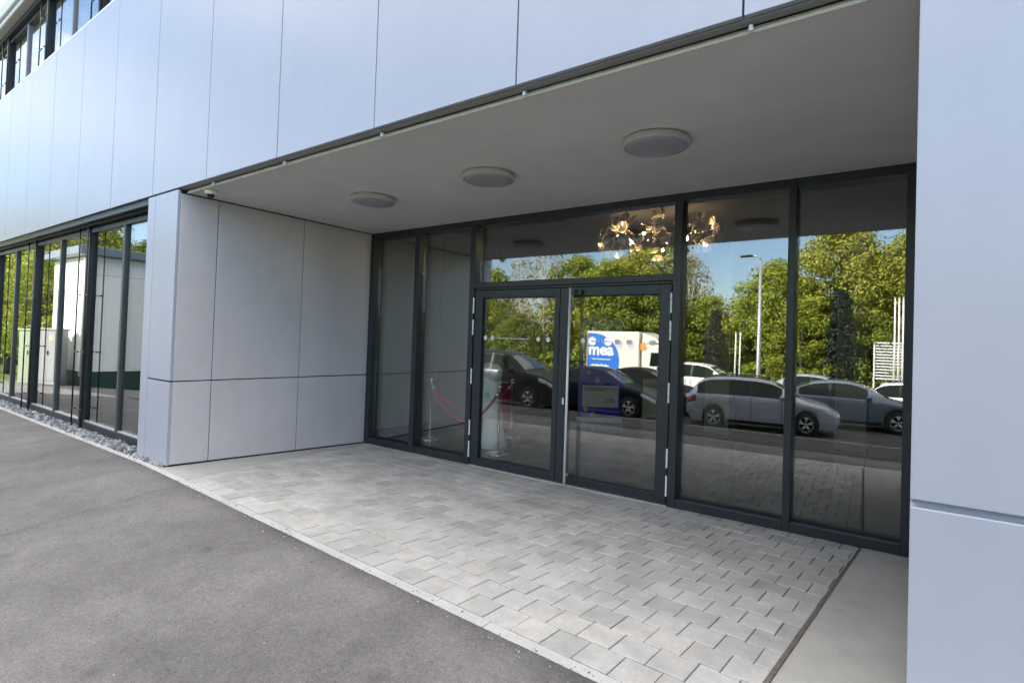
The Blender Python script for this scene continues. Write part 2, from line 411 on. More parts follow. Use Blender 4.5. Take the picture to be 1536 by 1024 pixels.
# gravel strip along the ribbon windows
gv = MB()
ico_v = [(0, 0, 1), (.9, 0, .1), (.3, .85, -.05), (-.75, .5, .1), (-.7, -.55, 0), (.25, -.9, .1), (0, 0, -.9), (.5, .45, .7), (-.4, -.4, .75)]
ico_f = [(0, 8, 5), (0, 5, 1), (0, 1, 7), (7, 1, 2), (0, 7, 2), (0, 2, 3), (0, 3, 8), (8, 3, 4), (8, 4, 5), (6, 1, 5), (6, 2, 1), (6, 3, 2), (6, 4, 3), (6, 5, 4)]
for i in range(2600):
    x = -9.3 + 9.25 * random.random(); y0 = kerb_y(x) + .05; y1 = .20 if x < -.76 else .06
    if x > -.12: y1 = .0
    y = y0 + (y1 - y0) * random.random()
    s = random.uniform(.018, .046); Mx = Euler((random.uniform(0, 6), random.uniform(0, 6), random.uniform(0, 6))).to_matrix()
    zz = hgt(min(0, x) if x < -8 else 0, 0) - .008 + random.uniform(-.005, .02)
    gv.add([Vector((x, y, zz)) + Mx @ Vector((p[0] * s * random.uniform(.85, 1.3), p[1] * s, p[2] * s * .55)) for p in ico_v], ico_f)
o = gv.build('gravel', M['gravel']); o['kind'] = 'stuff'; o['label'] = 'grey slate chippings in the strip along the ribbon windows'; o['category'] = 'gravel'
gr = MB(); random.seed(17)
for i in range(900):
    x = random.uniform(-9, 7.5); y = kerb_y(x) - abs(random.gauss(0, .10)) + .02
    if i % 3 == 0: y = kerb_y(x) - random.uniform(0, 1.8)
    s_ = random.choice((.0025, .003, .004, .005, .007)); Mr = Euler((random.uniform(0, 6), random.uniform(0, 6), random.uniform(0, 6))).to_matrix()
    gr.add([Vector((x, y, hgt(0 if x > -8 else x, y) + .007)) + Mr @ (Vector(p) * s_) for p in ico_v], ico_f)
o = gr.build('grit', M['gravel']); o['kind'] = 'stuff'; o['label'] = 'fine loose grit scattered along the asphalt edge'; o['category'] = 'grit'
structure(MB().grid([[(x, y, hgt(0, 0) - .03) for x in (-9.4, 0)] for y in (-.06, .24)]).build('gravel_bed', M['joint_sand']))

# ------------------------------------------------------------------ the building
bld = thing('office_building', 'modern office building clad in large silver panels with a deep glazed entrance recess', 'building')
XL, XR = -9.4, 18.0
JO = [.599 + 1.2475 * i for i in range(-8, 14)]        # cladding joints
ZP0, ZP1, ZSOF = 2.975, 5.655, 2.935
xsj = [XL] + JO + [XR]
for i in range(len(xsj) - 1):
    a, b = xsj[i] + .005, xsj[i + 1] - .005
    ty = random.uniform(-.0012, .0012)
    m = MB(); m.box(a, b, 0, .03, ZP0, ZP1)
    m.v = [(p[0], p[1] + ty * (1 if p[2] > 4 else -1) , p[2]) for p in m.v]
    m.build('cladding_panel', M['panel'], bld, bevel=.0025)
# dark backing behind the joints and the drip gap below
MB().box(XL + .02, XR - .02, .034, .13, ZP0 + .012, ZP1 - .02).build('backing_wall', M['dark_gap'], bld)
# drip trim: pale edge of the soffit with small clips at every joint
m = MB().box(.02, 6.21, .081, .094, 2.929, 2.946).build('soffit_trim', M['trim'], bld, bevel=.002)
for x in JO:
    if 0 < x < 6.2: MB().box(x + .012, x + .030, .050, .079, 2.928, 2.956).build('trim_clip', M['white'], bld, bevel=.004)
MB().box(.003, 6.22, .0315, .0795, 2.964, 2.986).build('soffit_closer', M['closer'], bld)
MB().box(.002, 6.222, .096, D + .10, ZSOF, ZSOF + .03).build('soffit', M['soffit'], bld)
MB().box(.0, 6.222, .31, D + .4, ZSOF + .04, 3.3).build('floor_slab', M['dark_gap'], bld)

# left pillar: front panels (facing the road) and recess wall panels (facing the entrance)
ZJ = .955
PB = .085
for (z0, z1) in ((PB, ZJ - .008), (ZJ + .008, 2.955)):
    MB().box(-.548, -.0015, 0, .03, z0, z1).build('cladding_panel', M['panel'], bld, bevel=.003)
MB().box(-.742, -.556, 0, .03, PB + .005, 2.955).build('cladding_panel', M['panel'], bld, bevel=.003)
MB().box(-.742, -.715, .034, .34, PB + .005, 2.955).build('cladding_panel', M['panel'], bld, bevel=.003)
for (y0, y1, zb) in ((.032, .417, .075), (.427, 1.475, .055), (1.485, D - .004, .028)):
    for (z0, z1) in ((zb, ZJ - .006), (ZJ + .006, 2.922)):
        zz = zb if z0 < .2 else z0
        m = MB(); m.box(-.03, -.0, y0, y1, z0, z1)
        if z0 < .2: m.v = [(p[0], p[1], (hgt(0, p[1]) + .018 if p[2] < .5 else p[2])) for p in m.v]
        m.build('cladding_panel', M['recess_panel'], bld, bevel=.003)
MB().box(-.70, -.034, .04, D + .1, .0, 2.97).build('pillar_core', M['dark_gap'], bld)
# right pillar and the wall continuing beyond it
for x0, x1 in ((6.225, 7.335), (7.345, 8.58), (8.59, 9.83), (9.84, 11.07), (11.08, 12.32), (12.33, 13.6), (13.61, 15.8), (15.81, XR)):
    for (z0, z1) in ((.06, ZJ - .016), (ZJ + .012, 2.962)):
        MB().box(x0, x1, 0, .03, z0, z1).build('cladding_panel', M['panel'], bld, bevel=.004, segs=3)
MB().box(6.24, XR - .05, .0305, .0335, ZJ - .05, ZJ + .05).build('joint_backing', M['panel'], bld)
for (y0, y1) in ((.035, .417), (.427, 1.475), (1.485, D - .004)):
    for (z0, z1) in ((.08, ZJ - .008), (ZJ + .006, 2.922)):
        MB().box(6.225, 6.255, y0, y1, z0, z1).build('cladding_panel', M['recess_panel'], bld, bevel=.003)
MB().box(6.26, XR - .02, .034, .4, .0, 2.97).build('backing_wall', M['dark_gap'], bld)
MB().box(6.26, 6.6, .41, D + .1, .0, 2.93).build('pillar_core', M['dark_gap'], bld)

# ribbon windows -------------------------------------------------------
def ribbon(z0, z1, xa, xb, ygl, lower):
    mains = [x for x in (-8.13, -5.64, -3.14, -.6, 1.857, 4.35, 6.84, 9.33, 11.83, 14.32, 16.8) if xa + .2 < x < xb - .2]
    greys = [x for x in (-9.36, -6.886, -4.39, -1.896, .60, 3.1, 5.6, 8.09, 10.58, 13.08, 15.57) if xa < x < xb]
    allm = sorted(mains + greys); edges = [xa] + allm + [xb]
    bt, ht = (.15, .06)
    for i in range(len(edges) - 1):
        a, b = edges[i], edges[i + 1]
        if b - a < .1: continue
        w = bpy.data.objects.new('window', None); COL.objects.link(w); w.parent = bld
        MB().box(a, b, ygl - .040, ygl + .04, z0, z0 + bt).build('bottom_rail', M['anthracite'], w, bevel=.004)
        MB().box(a, b, ygl - .035, ygl + .04, z1 - ht, z1).build('top_rail', M['anthracite'], w, bevel=.004)
        MB().box(a + .02, b - .02, ygl - .02, ygl - .002, z0 + bt + .001, z0 + bt + .014).build('gasket', M['alu'] if lower else M['gasket'], w)
        MB().box(a + .01, b - .01, ygl, ygl + .02, z0 + bt - .03, z1 - ht + .03).build('pane', M['ribbonglass'], w)
    for x in greys: MB().box(x - .030, x + .030, ygl - .034, ygl + .05, z0 + .01, z1 - .03).build('mullion', M['greyframe'] if lower else M['litmullion'], bld, bevel=.006)
    for x in mains:
        MB().box(x - .055, x + .055, ygl - .048, ygl + .05, z0 - .03, z1 + .01).build('mullion', M['anthracite'], bld, bevel=.005)
        MB().box(x - .022, x + .022, ygl - .064, ygl - .049, z0 - .03, z1 + .01).build('guide_rail', M['anthracite'], bld, bevel=.004)
        for sx in (-.20, .20):
            ro = MB().tube([(x + sx, ygl - .09, z0 - .04), (x + sx, ygl - .09, z1 + .04)], .010, 8).build('guide_rod', M['black'], bld, smooth=True)
            for z in ((.36, 1.14, 1.93, 2.70) if lower else (z0 + .42, z0 + .95)):
                e = x + .05 * (1 if sx > 0 else -1)
                MB().box(min(x + sx, e), max(x + sx, e), ygl - .098, ygl - .084, z - .010, z + .010).build('bracket', M['black'], ro)
    MB().box(xa, xb, ygl - .10, ygl + .06, z1 + .012, z1 + .10).build('window_head', M['gasket'], bld)
ribbon(.035, 2.86, XL + .02, -.745, .20, True)
ribbon(5.70, 6.99, XL + .02, XR - .02, .20, False)
MB().box(XL + .02, -.745, .036, .085, 2.90, 2.984).build('blind_box', M['anthracite'], bld, bevel=.004)
MB().box(XL, XR, .002, .15, 5.66, 5.69).build('window_sill', M['alu'], bld, bevel=.003)
# eaves and roof (its height throws the shade over the forecourt)
m = MB(); m.box(XL - .10, XR, -.02, 14, 7.10, 7.20); m.box(XL - .14, XR, -.06, 14, 7.203, 7.42)
m.build('roof', M['plank'], bld, bevel=.02)
# outer shell
m = MB(); m.box(XL, XL + .2, .32, 14, -.2, 7.09); m.build('side_wall', M['panel'], bld)
m = MB(); m.box(XR - .2, XR, .42, 14, -.2, 7.09); m.build('side_wall', M['panel'], bld)
MB().box(XL, XR, 14.0, 14.2, -.2, 7.09).build('rear_wall', M['panel'], bld)
MB().box(XL + .22, XR - .22, .32, 13.98, 5.3, 5.6).build('floor_slab', M['int_ceiling'], bld)
MB().box(XL + .22, -.72, .32, 13.98, 3.0, 3.2).build('floor_slab', M['int_ceiling'], bld)
MB().box(XL + .22, XR - .22, 6.0, 6.1, 5.62, 7.05).build('interior_wall', M['int_dark'], bld)
# room behind the lower ribbon windows
MB().box(XL + .22, -.72, 5.0, 5.1, .0, 2.98).build('interior_wall', M['int_dark'], bld)
MB().box(XL + .22, -.72, .36, 4.98, -.05, .02).build('interior_floor', M['int_floor'], bld)

# entrance lobby -------------------------------------------------------
MB().box(-.2, 12, D + .12, 13.9, -.06, -.002).build('interior_floor', M['int_floor'], bld)
m = MB()
for y0, y1 in ((D + .13, 4.1), (4.11, 5.6), (5.61, 7.2), (7.21, 9)): m.box(-.20, -.10, y0, y1, .14, 3.28)
m.build('interior_wall', M['int_wall'], bld, bevel=.004)
MB().box(-.20, -.085, D + .13, 9, .0, .13).build('skirting', M['anthracite'], bld)
MB().box(-.20, 12, 11.0, 11.1, .0, 3.3).build('interior_wall', M['int_dark'], bld)
MB().box(8.4, 8.5, D + .13, 11, .0, 3.3).build('interior_wall', M['int_dark'], bld)
MB().box(-.20, 12, D + .41, 11, 3.30, 3.36).build('interior_ceiling', M['int_ceiling'], bld)
for x0 in (3.2, 5.2):
    MB().box(x0, x0 + .42, 7.4, 7.8, .0, 3.29).build('interior_column', M['int_wall'], bld, bevel=.01)

# entrance glazing ------------------------------------------------------
FY0, FY1, PY = D, D + .15, D + .085
mull = [(.0, .075), (.885, .965), (1.845, 1.922), (4.366, 4.440), (5.345, 5.402), (6.15, 6.222)]
for a, b in mull:
    m = MB(); m.box(a, b, FY0, FY1, .0, 2.934); m.build('mullion', M['anthracite'], bld, bevel=.003)
for i in range(5):
    a, b = mull[i][1] + .001, mull[i + 1][0] - .001
    MB().box(a, b, FY0 + .002, FY1, 2.86, 2.934).build('head_rail', M['anthracite'], bld, bevel=.003)
    if i != 2:
        MB().box(a, b, FY0 + .002, FY1, .0, .085).build('bottom_rail', M['anthracite'], bld, bevel=.003)
        MB().box(a, b, PY - .018, PY - .006, .086, .098).build('gasket', M['gasket'], bld)
        MB().box(a, b, PY, PY + .028, .07, 2.87).build('pane', M['glass'], bld)
    else:
        MB().box(a, b, FY0 + .002, FY1, 2.118, 2.182).build('transom', M['anthracite'], bld, bevel=.003)
        MB().box(a, b, PY, PY + .028, 2.17, 2.87).build('pane', M['glass'], bld)
MB().box(1.925, 4.364, FY0 - .022, FY0 + .10, -.012, .0105).build('threshold', M['alu'], bld)
def door(x0, x1, gx0, gx1, hinge_left):
    d = bpy.data.objects.new('door', None); COL.objects.link(d); d.parent = bld; d.location = (0, 0, 0)
    m = MB(); y0, y1 = FY0 + .012, FY0 + .085
    m.box(x0, gx0, y0, y1, .012, 2.085); m.box(gx1, x1, y0, y1, .012, 2.085)
    m.box(gx0, gx1, y0, y1, .012, .10); m.box(gx0, gx1, y0, y1, 1.995, 2.085)
    m.build('frame', M['anthracite'], d, bevel=.0035)
    MB().box(gx0 - .01, gx1 + .01, FY0 + .042, FY0 + .066, .09, 2.005).build('pane', M['doorglass'], d)
    m = MB()
    for q0, q1, w0, w1 in ((gx0, gx1, .100, .108), (gx0, gx1, 1.987, 1.995)): m.box(q0, q1, FY0 + .03, FY0 + .041, w0, w1)
    m.box(gx0, gx0 + .008, FY0 + .03, FY0 + .041, .108, 1.987); m.box(gx1 - .008, gx1, FY0 + .03, FY0 + .041, .108, 1.987)
    m.build('gasket', M['gasket'], d)
    hx = x0 - .006 if hinge_left else x1 + .006
    for z0, z1 in ((1.81, 2.0), (1.552, 1.738), (.967, 1.157), (.36, .542), (.097, .29)):
        m = MB(); n3 = 3; hh = (z1 - z0) / n3
        for q in range(n3): m.lathe([(.0, q * hh + .002), (.0095, q * hh + .002), (.0095, (q + 1) * hh - .002), (.0, (q + 1) * hh - .002)], (hx, FY0 - .004, z0), 12)
        m.build('hinge', M['steel'], d, smooth=False)
    return d
dl = door(1.934, 3.124, 2.052, 3.062, True)
drr = door(3.130, 4.352, 3.232, 4.240, False)
# door frame reveal strips (fixed)
m = MB(); m.box(1.923, 4.365, FY0 + .03, FY1, 2.092, 2.117); m.build('door_head', M['anthracite'], bld, bevel=.002)
# pull handle on the right leaf
m = MB(); m.tube([(3.306, D - .085, .03), (3.306, D - .085, 2.072)], .0135, 16)
for z in (.12, 1.99): m.tube([(3.306, D - .085, z), (3.285, D + .012, z)], .011, 12)
m.build('pull_handle', M['steel'], drr, smooth=True)
m = MB().box(3.315, 3.405, D - .025, D + .0105, 2.005, 2.058); m.build('door_closer_block', M['black'], drr, bevel=.004)
m = MB().box(3.198, 3.218, D - .006, D + .0105, .845, .915); m.build('lock_cylinder', M['steel'], dl, bevel=.004)
# safety dots and the thin line of print between them, stuck on the glass
yg = FY0 + .0405
def dot(p, x, z=1.524, r=.026, ma='sticker'):
    MB().lathe([(0, -.0012), (r, -.0012), (r, .0)], (x, yg, z), 28, 'y').build('safety_dot', M[ma], p)
for x in (2.093, 2.197, 2.844, 2.973): dot(dl, x)
for x in (3.405, 3.793, 3.919, 4.163): dot(drr, x)
for x in (2.40, 2.58): dot(dl, x, 1.524, .010)
m = MB(); x = 2.24; random.seed(3)
while x < 2.72:
    w = random.uniform(.008, .02); m.box(x, x + w, yg - .0012, yg - .0002, 1.519, 1.519 + random.choice((.008, .009, .012))); x += w + .006
m.build('print_line', M['sticker'], dl)
m = MB(); x = 3.50
for w in (.03, .02, .03, .02, .03, .02):
    m.box(x, x + w, yg - .0012, yg - .0002, 1.516, 1.530); x += w + .012
m.build('print_line', M['sticker'], drr)

# ------------------------------------------------------------------ ceiling lamps and dome camera
LAB = ['round ceiling lamp nearest the silver recess wall', 'middle one of the three round ceiling lamps', 'largest looking round ceiling lamp, next to the right pillar']
lamp0 = thing('ceiling_lamp', LAB[0], 'lamp', (1.64, 1.20, ZSOF - .001), 0, 'round lamps under the entrance soffit')
MB().lathe([(0, 0), (.20, 0), (.228, -.004), (.231, -.012), (.231, -.040), (.226, -.046), (.218, -.048)], n=56).build('housing', M['lamp_rim'], lamp0, smooth=True)
MB().lathe([(.217, -.045), (.214, -.052), (.16, -.058), (.08, -.061), (0.0001, -.062)], n=56).build('diffuser', M['diffuser'], lamp0, smooth=True)
for i, (x, y) in enumerate(((3.20, 1.175), (4.735, 1.135))):
    c = copy_tree(lamp0); c.location = (x, y, ZSOF - .001); c['label'] = LAB[i + 1]
cam_t = thing('security_camera', 'small dome security camera under the soffit at the pillar corner', 'camera', (.36, .16, ZSOF - .001))
MB().lathe([(0, 0), (.055, 0), (.058, -.006), (.056, -.03), (.046, -.042), (.040, -.044)], n=36).build('housing', M['white'], cam_t, smooth=True)
MB().lathe([(.039, -.042), (.037, -.056), (.028, -.072), (.014, -.080), (.0001, -.082)], n=36).build('dome', M['dome'], cam_t, smooth=True)

# ------------------------------------------------------------------ things in the lobby
M['totem'] = mat('white_plastic', (.88, .92, .88), .35)
M['totem_face'] = mat('grey_face', (.62, .67, .64), .2)
M['rope'] = mat('red_velvet', (.62, .008, .035), .85, noise=[(60, .2, 2)])
M['maroon'] = mat('maroon_panel', (.26, .015, .05), .4)
M['blue'] = mat('poster_blue', (.02, .05, .62), .4)
M['paper'] = mat('grey_paper', (.82, .84, .82), .6)
M['ink'] = mat('ink', (.03, .03, .035), .6)
M['pink'] = mat('balloon_pink', (.62, .36, .34), .5)
M['palegreen'] = mat('pale_green_paper', (.70, .80, .68), .6)
M['gold'] = mat('bronze_glass', (.64, .53, .39), .22, .7)
M['bulb'] = emit_mat('warm_bulb', (1, .76, .46), 85)

tt = thing('display_totem', 'rounded white display totem with a twin lobed head, standing inside the lobby', 'totem', (1.31, 3.60, 0), R(-6))
prof = [(.0, .33, .15), (.03, .35, .17), (.12, .335, .165), (.30, .30, .14), (.55, .27, .12), (.80, .255, .11), (.95, .25, .105), (1.03, .23, .10), (1.08, .18, .08), (1.10, .06, .04)]
m = MB(); rings = []
for z, a, b in prof:
    rings.append([((math.copysign(abs(math.cos(t)) ** .7, math.cos(t))) * a, (math.copysign(abs(math.sin(t)) ** .7, math.sin(t))) * b, z) for t in [2 * PI * i / 32 for i in range(33)]])
m.grid(rings); m.build('body', M['totem'], tt, smooth=True)
for (x, z, r_) in ((.06, 1.07, .115), (.20, 1.05, .13)):
    m = MB(); m.lathe([(0.0001, -.09)] + [(r_ * math.sin(a), -.09 * math.cos(a)) for a in [PI * i / 10 for i in range(1, 10)]] + [(.0001, .09)], (x, -.05, z), 28, 'y')
    m.build('lobe', M['totem_face'], tt, smooth=True)
MB().box(.10, .17, -.124, -.113, .70, .77).build('badge', M['totem_face'], tt, bevel=.004)

POSTL = ['chrome rope post behind the second pane from the recess wall', 'chrome rope post behind the left door leaf, nearest the glass', 'chrome rope post behind the totem, deepest in the lobby']
p0 = thing('rope_post', POSTL[0], 'post', (.437, 3.39, 0), 0, 'chrome rope posts in the lobby')
MB().lathe([(0, 0), (.150, 0), (.152, .008), (.145, .02), (.06, .03), (.03, .045), (0, .045)], n=40).build('base', M['chrome'], p0, smooth=True)
MB().lathe([(.0, .045), (.019, .045), (.019, .83), (.024, .835), (.024, .85), (.0, .85)], n=20).build('pole', M['chrome'], p0, smooth=True)
MB().lathe([(.0, .845), (.016, .85), (.027, .868), (.030, .885), (.024, .905), (.010, .915), (.0001, .917)], n=20).build('finial', M['chrome'], p0, smooth=True)
for i, (x, y) in enumerate(((1.793, 3.284), (1.128, 4.468))):
    c = copy_tree(p0); c.location = (x, y, 0); c['label'] = POSTL[i + 1]
def rope(a, b, sag, label):
    t = thing('velvet_rope', label, 'rope', (a[0], a[1], .80), 0, 'red velvet ropes'); m = MB(); P = []
    for i in range(25):
        s = i / 24; P.append(((b[0] - a[0]) * s, (b[1] - a[1]) * s, -sag * 4 * s * (1 - s)))
    m.tube(P, .020, 10); m.build('rope', M['rope'], t, smooth=True)
    for q, w in ((0, 1), (-1, -2)):
        v0, v1 = Vector(P[q]), Vector(P[w]); MB().tube([v0, v0 + (v1 - v0) * .8], .024, 10).build('end_cap', M['chrome'], t, smooth=True)
rope((.46, 3.39), (1.77, 3.285), .44, 'red velvet rope slung between the two rope posts nearest the glass')
rope((.45, 3.41), (1.12, 4.45), .40, 'red velvet rope running back to the post behind the totem')
bx = thing('display_plinth', 'maroon display plinth with a chrome edge behind the totem', 'plinth', (.58, 4.95, 0), R(-25))
MB().box(-.15, .15, -.15, .15, .02, .78).build('body', M['maroon'], bx, bevel=.01)
MB().box(-.165, .165, -.165, .165, .781, .81).build('top', M['chrome'], bx, bevel=.006)

bn = thing('rollup_banner', 'tall blue banner stand with a grey notice sheet, behind the right door leaf', 'banner', (1.33, 7.03, 0), R(36))
MB().box(-.40, .40, -.008, .008, .10, 1.98).build('sheet', M['blue'], bn)
MB().box(-.43, .43, -.09, .09, .0, .095).build('base', M['alu'], bn, bevel=.015)
ns = MB().box(-.33, .36, -.013, -.009, .29, .70).build('notice_sheet', M['paper'], bn)
m = MB()
random.seed(11)
for z, x1 in ((.640, .30), (.605, .08)):
    x = -.29
    while x < x1:
        w = random.uniform(.02, .05); m.box(x, x + w, -.016, -.0135, z, z + .016); x += w + .010
m.box(-.29, -.06, -.016, -.0135, .335, .339)
m.build('print', M['ink'], ns)
text('lettering', 'c3n', .13, M['ink'], ns, (.205, -.0145, .42), (PI / 2, 0, 0), .001)
for (x, z) in ((-.22, .95), (-.05, .80), (-.26, .24), (-.12, .15)):
    m = MB(); m.lathe([(0.0001, -.004), (.03, -.004), (.045, -.002), (.05, .0)], (x, -.009, z), 20, 'y'); m.build('balloon', M['pink'], bn)
pn = thing('paper_stand', 'pale green sheet on a low stand deep in the lobby', 'stand', (1.86, 8.5, 0), R(30))
MB().box(-.26, .26, -.01, .01, .06, .80).build('sheet', M['palegreen'], pn)
MB().box(-.28, .28, -.12, .12, .0, .055).build('base', M['alu'], pn, bevel=.01)
m = MB().box(.02, .04, -.013, -.011, .3, .36); m.build('print', M['ink'], pn)

ch = thing('chandelier', 'bronze chandelier of many curled glass discs, lit, under the lobby ceiling', 'chandelier', (3.36, 4.5, 2.93))
random.seed(5)
def disc(r):
    P = []
    for i in range(5):
        q = r * (i + .02) / 4.02; P.append([(q * math.cos(t), q * math.sin(t), .35 * r * (1 - (q / r) ** 2) + .12 * r * math.sin(2 * t) * (q / r) ** 2) for t in [2 * PI * k / 18 for k in range(19)]])
    return P
for i in range(98):
    a = 2 * PI * i / 98 * 5 + random.uniform(-.1, .1); zz = random.uniform(-.22, .26); rr = math.sqrt(max(.05, 1 - (zz / .34) ** 2))
    x, y = .84 * rr * math.cos(a) * random.uniform(.8, 1.05), .60 * rr * math.sin(a) * random.uniform(.8, 1.05)
    r_ = random.uniform(.06, .10)
    ob = MB().grid(disc(r_)).build('glass_disc', M['gold'], ch, smooth=True, loc=(x, y, zz))
    so = ob.modifiers.new('Solid', 'SOLIDIFY'); so.thickness = .004
    ob.rotation_euler = (random.uniform(-1.2, 1.2), random.uniform(-1.2, 1.2), random.uniform(0, 6)) if zz < .17 else (R(90) + random.uniform(-.4, .4), 0, random.uniform(0, 6))
for i in range(12):
    a = 2 * PI * i / 12
    MB().lathe([(.0001, -.014), (.009, -.011), (.014, 0), (.009, .011), (.0001, .014)], (.45 * math.cos(a), .33 * math.sin(a), -.05 + .06 * math.sin(3 * a)), 12).build('bulb', M['bulb'], ch, smooth=True)
m = MB()
for i in range(12):
    a = 2 * PI * i / 12; m.tube([(0, 0, .12), (.45 * math.cos(a), .33 * math.sin(a), -.02)], .006, 6)
m.tube([(0, 0, .0), (0, 0, .37)], .02, 10); m.build('frame', M['gold'], ch, smooth=True)

# ------------------------------------------------------------------ vehicles in the car park (seen mirrored in the glass)
M['tyre'] = mat('tyre', (.012, .012, .012), .85)
M['rim'] = mat('alloy_rim', (.55, .56, .58), .3, .8)
M['carglass'] = mat('car_glass', (.008, .014, .012), .03, 0, .25)
M['screenglass'] = mat('windscreen_glass', (.02, .03, .035), .04, 0, 1.0, coat=.6)
M['carblack'] = mat('car_trim', (.012, .012, .013), .5)
M['taillight'] = mat('tail_light', (.30, .01, .015), .15, 0, .6)
M['headlight'] = mat('head_light', (.7, .72, .75), .08, .3, .8)
M['plate'] = mat('number_plate', (.75, .75, .75), .4)
def paint(n, c, metal=.4): return mat(n, c, .28, metal, .5, coat=.35)
def dark(n, c): return mat(n, c, .3, 0, .22, coat=.08)
SPEC = {
 'wagon': dict(L=4.6, W=.91, wx=(.92, 3.66), belt=[(0, .80), (.12, .92), (.5, .955), (2, .945), (3.3, .92), (3.6, .93), (4.2, .83), (4.5, .70), (4.6, .56)],
   top=[(0, .82), (.08, .95), (.3, 1.22), (.6, 1.42), (1.3, 1.475), (2.2, 1.465), (2.75, 1.39), (3.15, 1.19), (3.5, .975), (4.2, .85), (4.5, .715), (4.6, .57)],
   side=[(.38, 1.05), (1.10, 2.02), (2.10, 2.92)], ws=(2.8, 3.46), rw=(.12, .50)),
 'sedan': dict(L=4.6, W=.90, wx=(.95, 3.68), belt=[(0, .70), (.08, .86), (.6, .95), (2, .92), (3.3, .90), (3.6, .91), (4.2, .80), (4.5, .67), (4.6, .54)],
   top=[(0, .72), (.08, .90), (.55, 1.0), (.9, 1.18), (1.35, 1.36), (1.9, 1.43), (2.4, 1.42), (2.75, 1.33), (3.1, 1.16), (3.5, .945), (4.2, .82), (4.5, .685), (4.6, .55)],
   side=[(1.0, 1.82), (1.9, 2.85)], ws=(2.75, 3.44), rw=(.66, 1.28)),
 'suv': dict(L=4.5, W=.93, wx=(.88, 3.58), belt=[(0, .88), (.1, 1.04), (2, 1.06), (3.2, 1.03), (3.5, 1.05), (4.1, .97), (4.4, .84), (4.5, .64)],
   top=[(0, .90), (.1, 1.1), (.35, 1.45), (.6, 1.60), (1.3, 1.66), (2.2, 1.65), (2.7, 1.56), (3.05, 1.34), (3.4, 1.10), (4.1, .99), (4.4, .86), (4.5, .65)],
   side=[(.42, 1.0), (1.06, 1.96), (2.04, 2.86)], ws=(2.74, 3.36), rw=(.14, .50)),
}
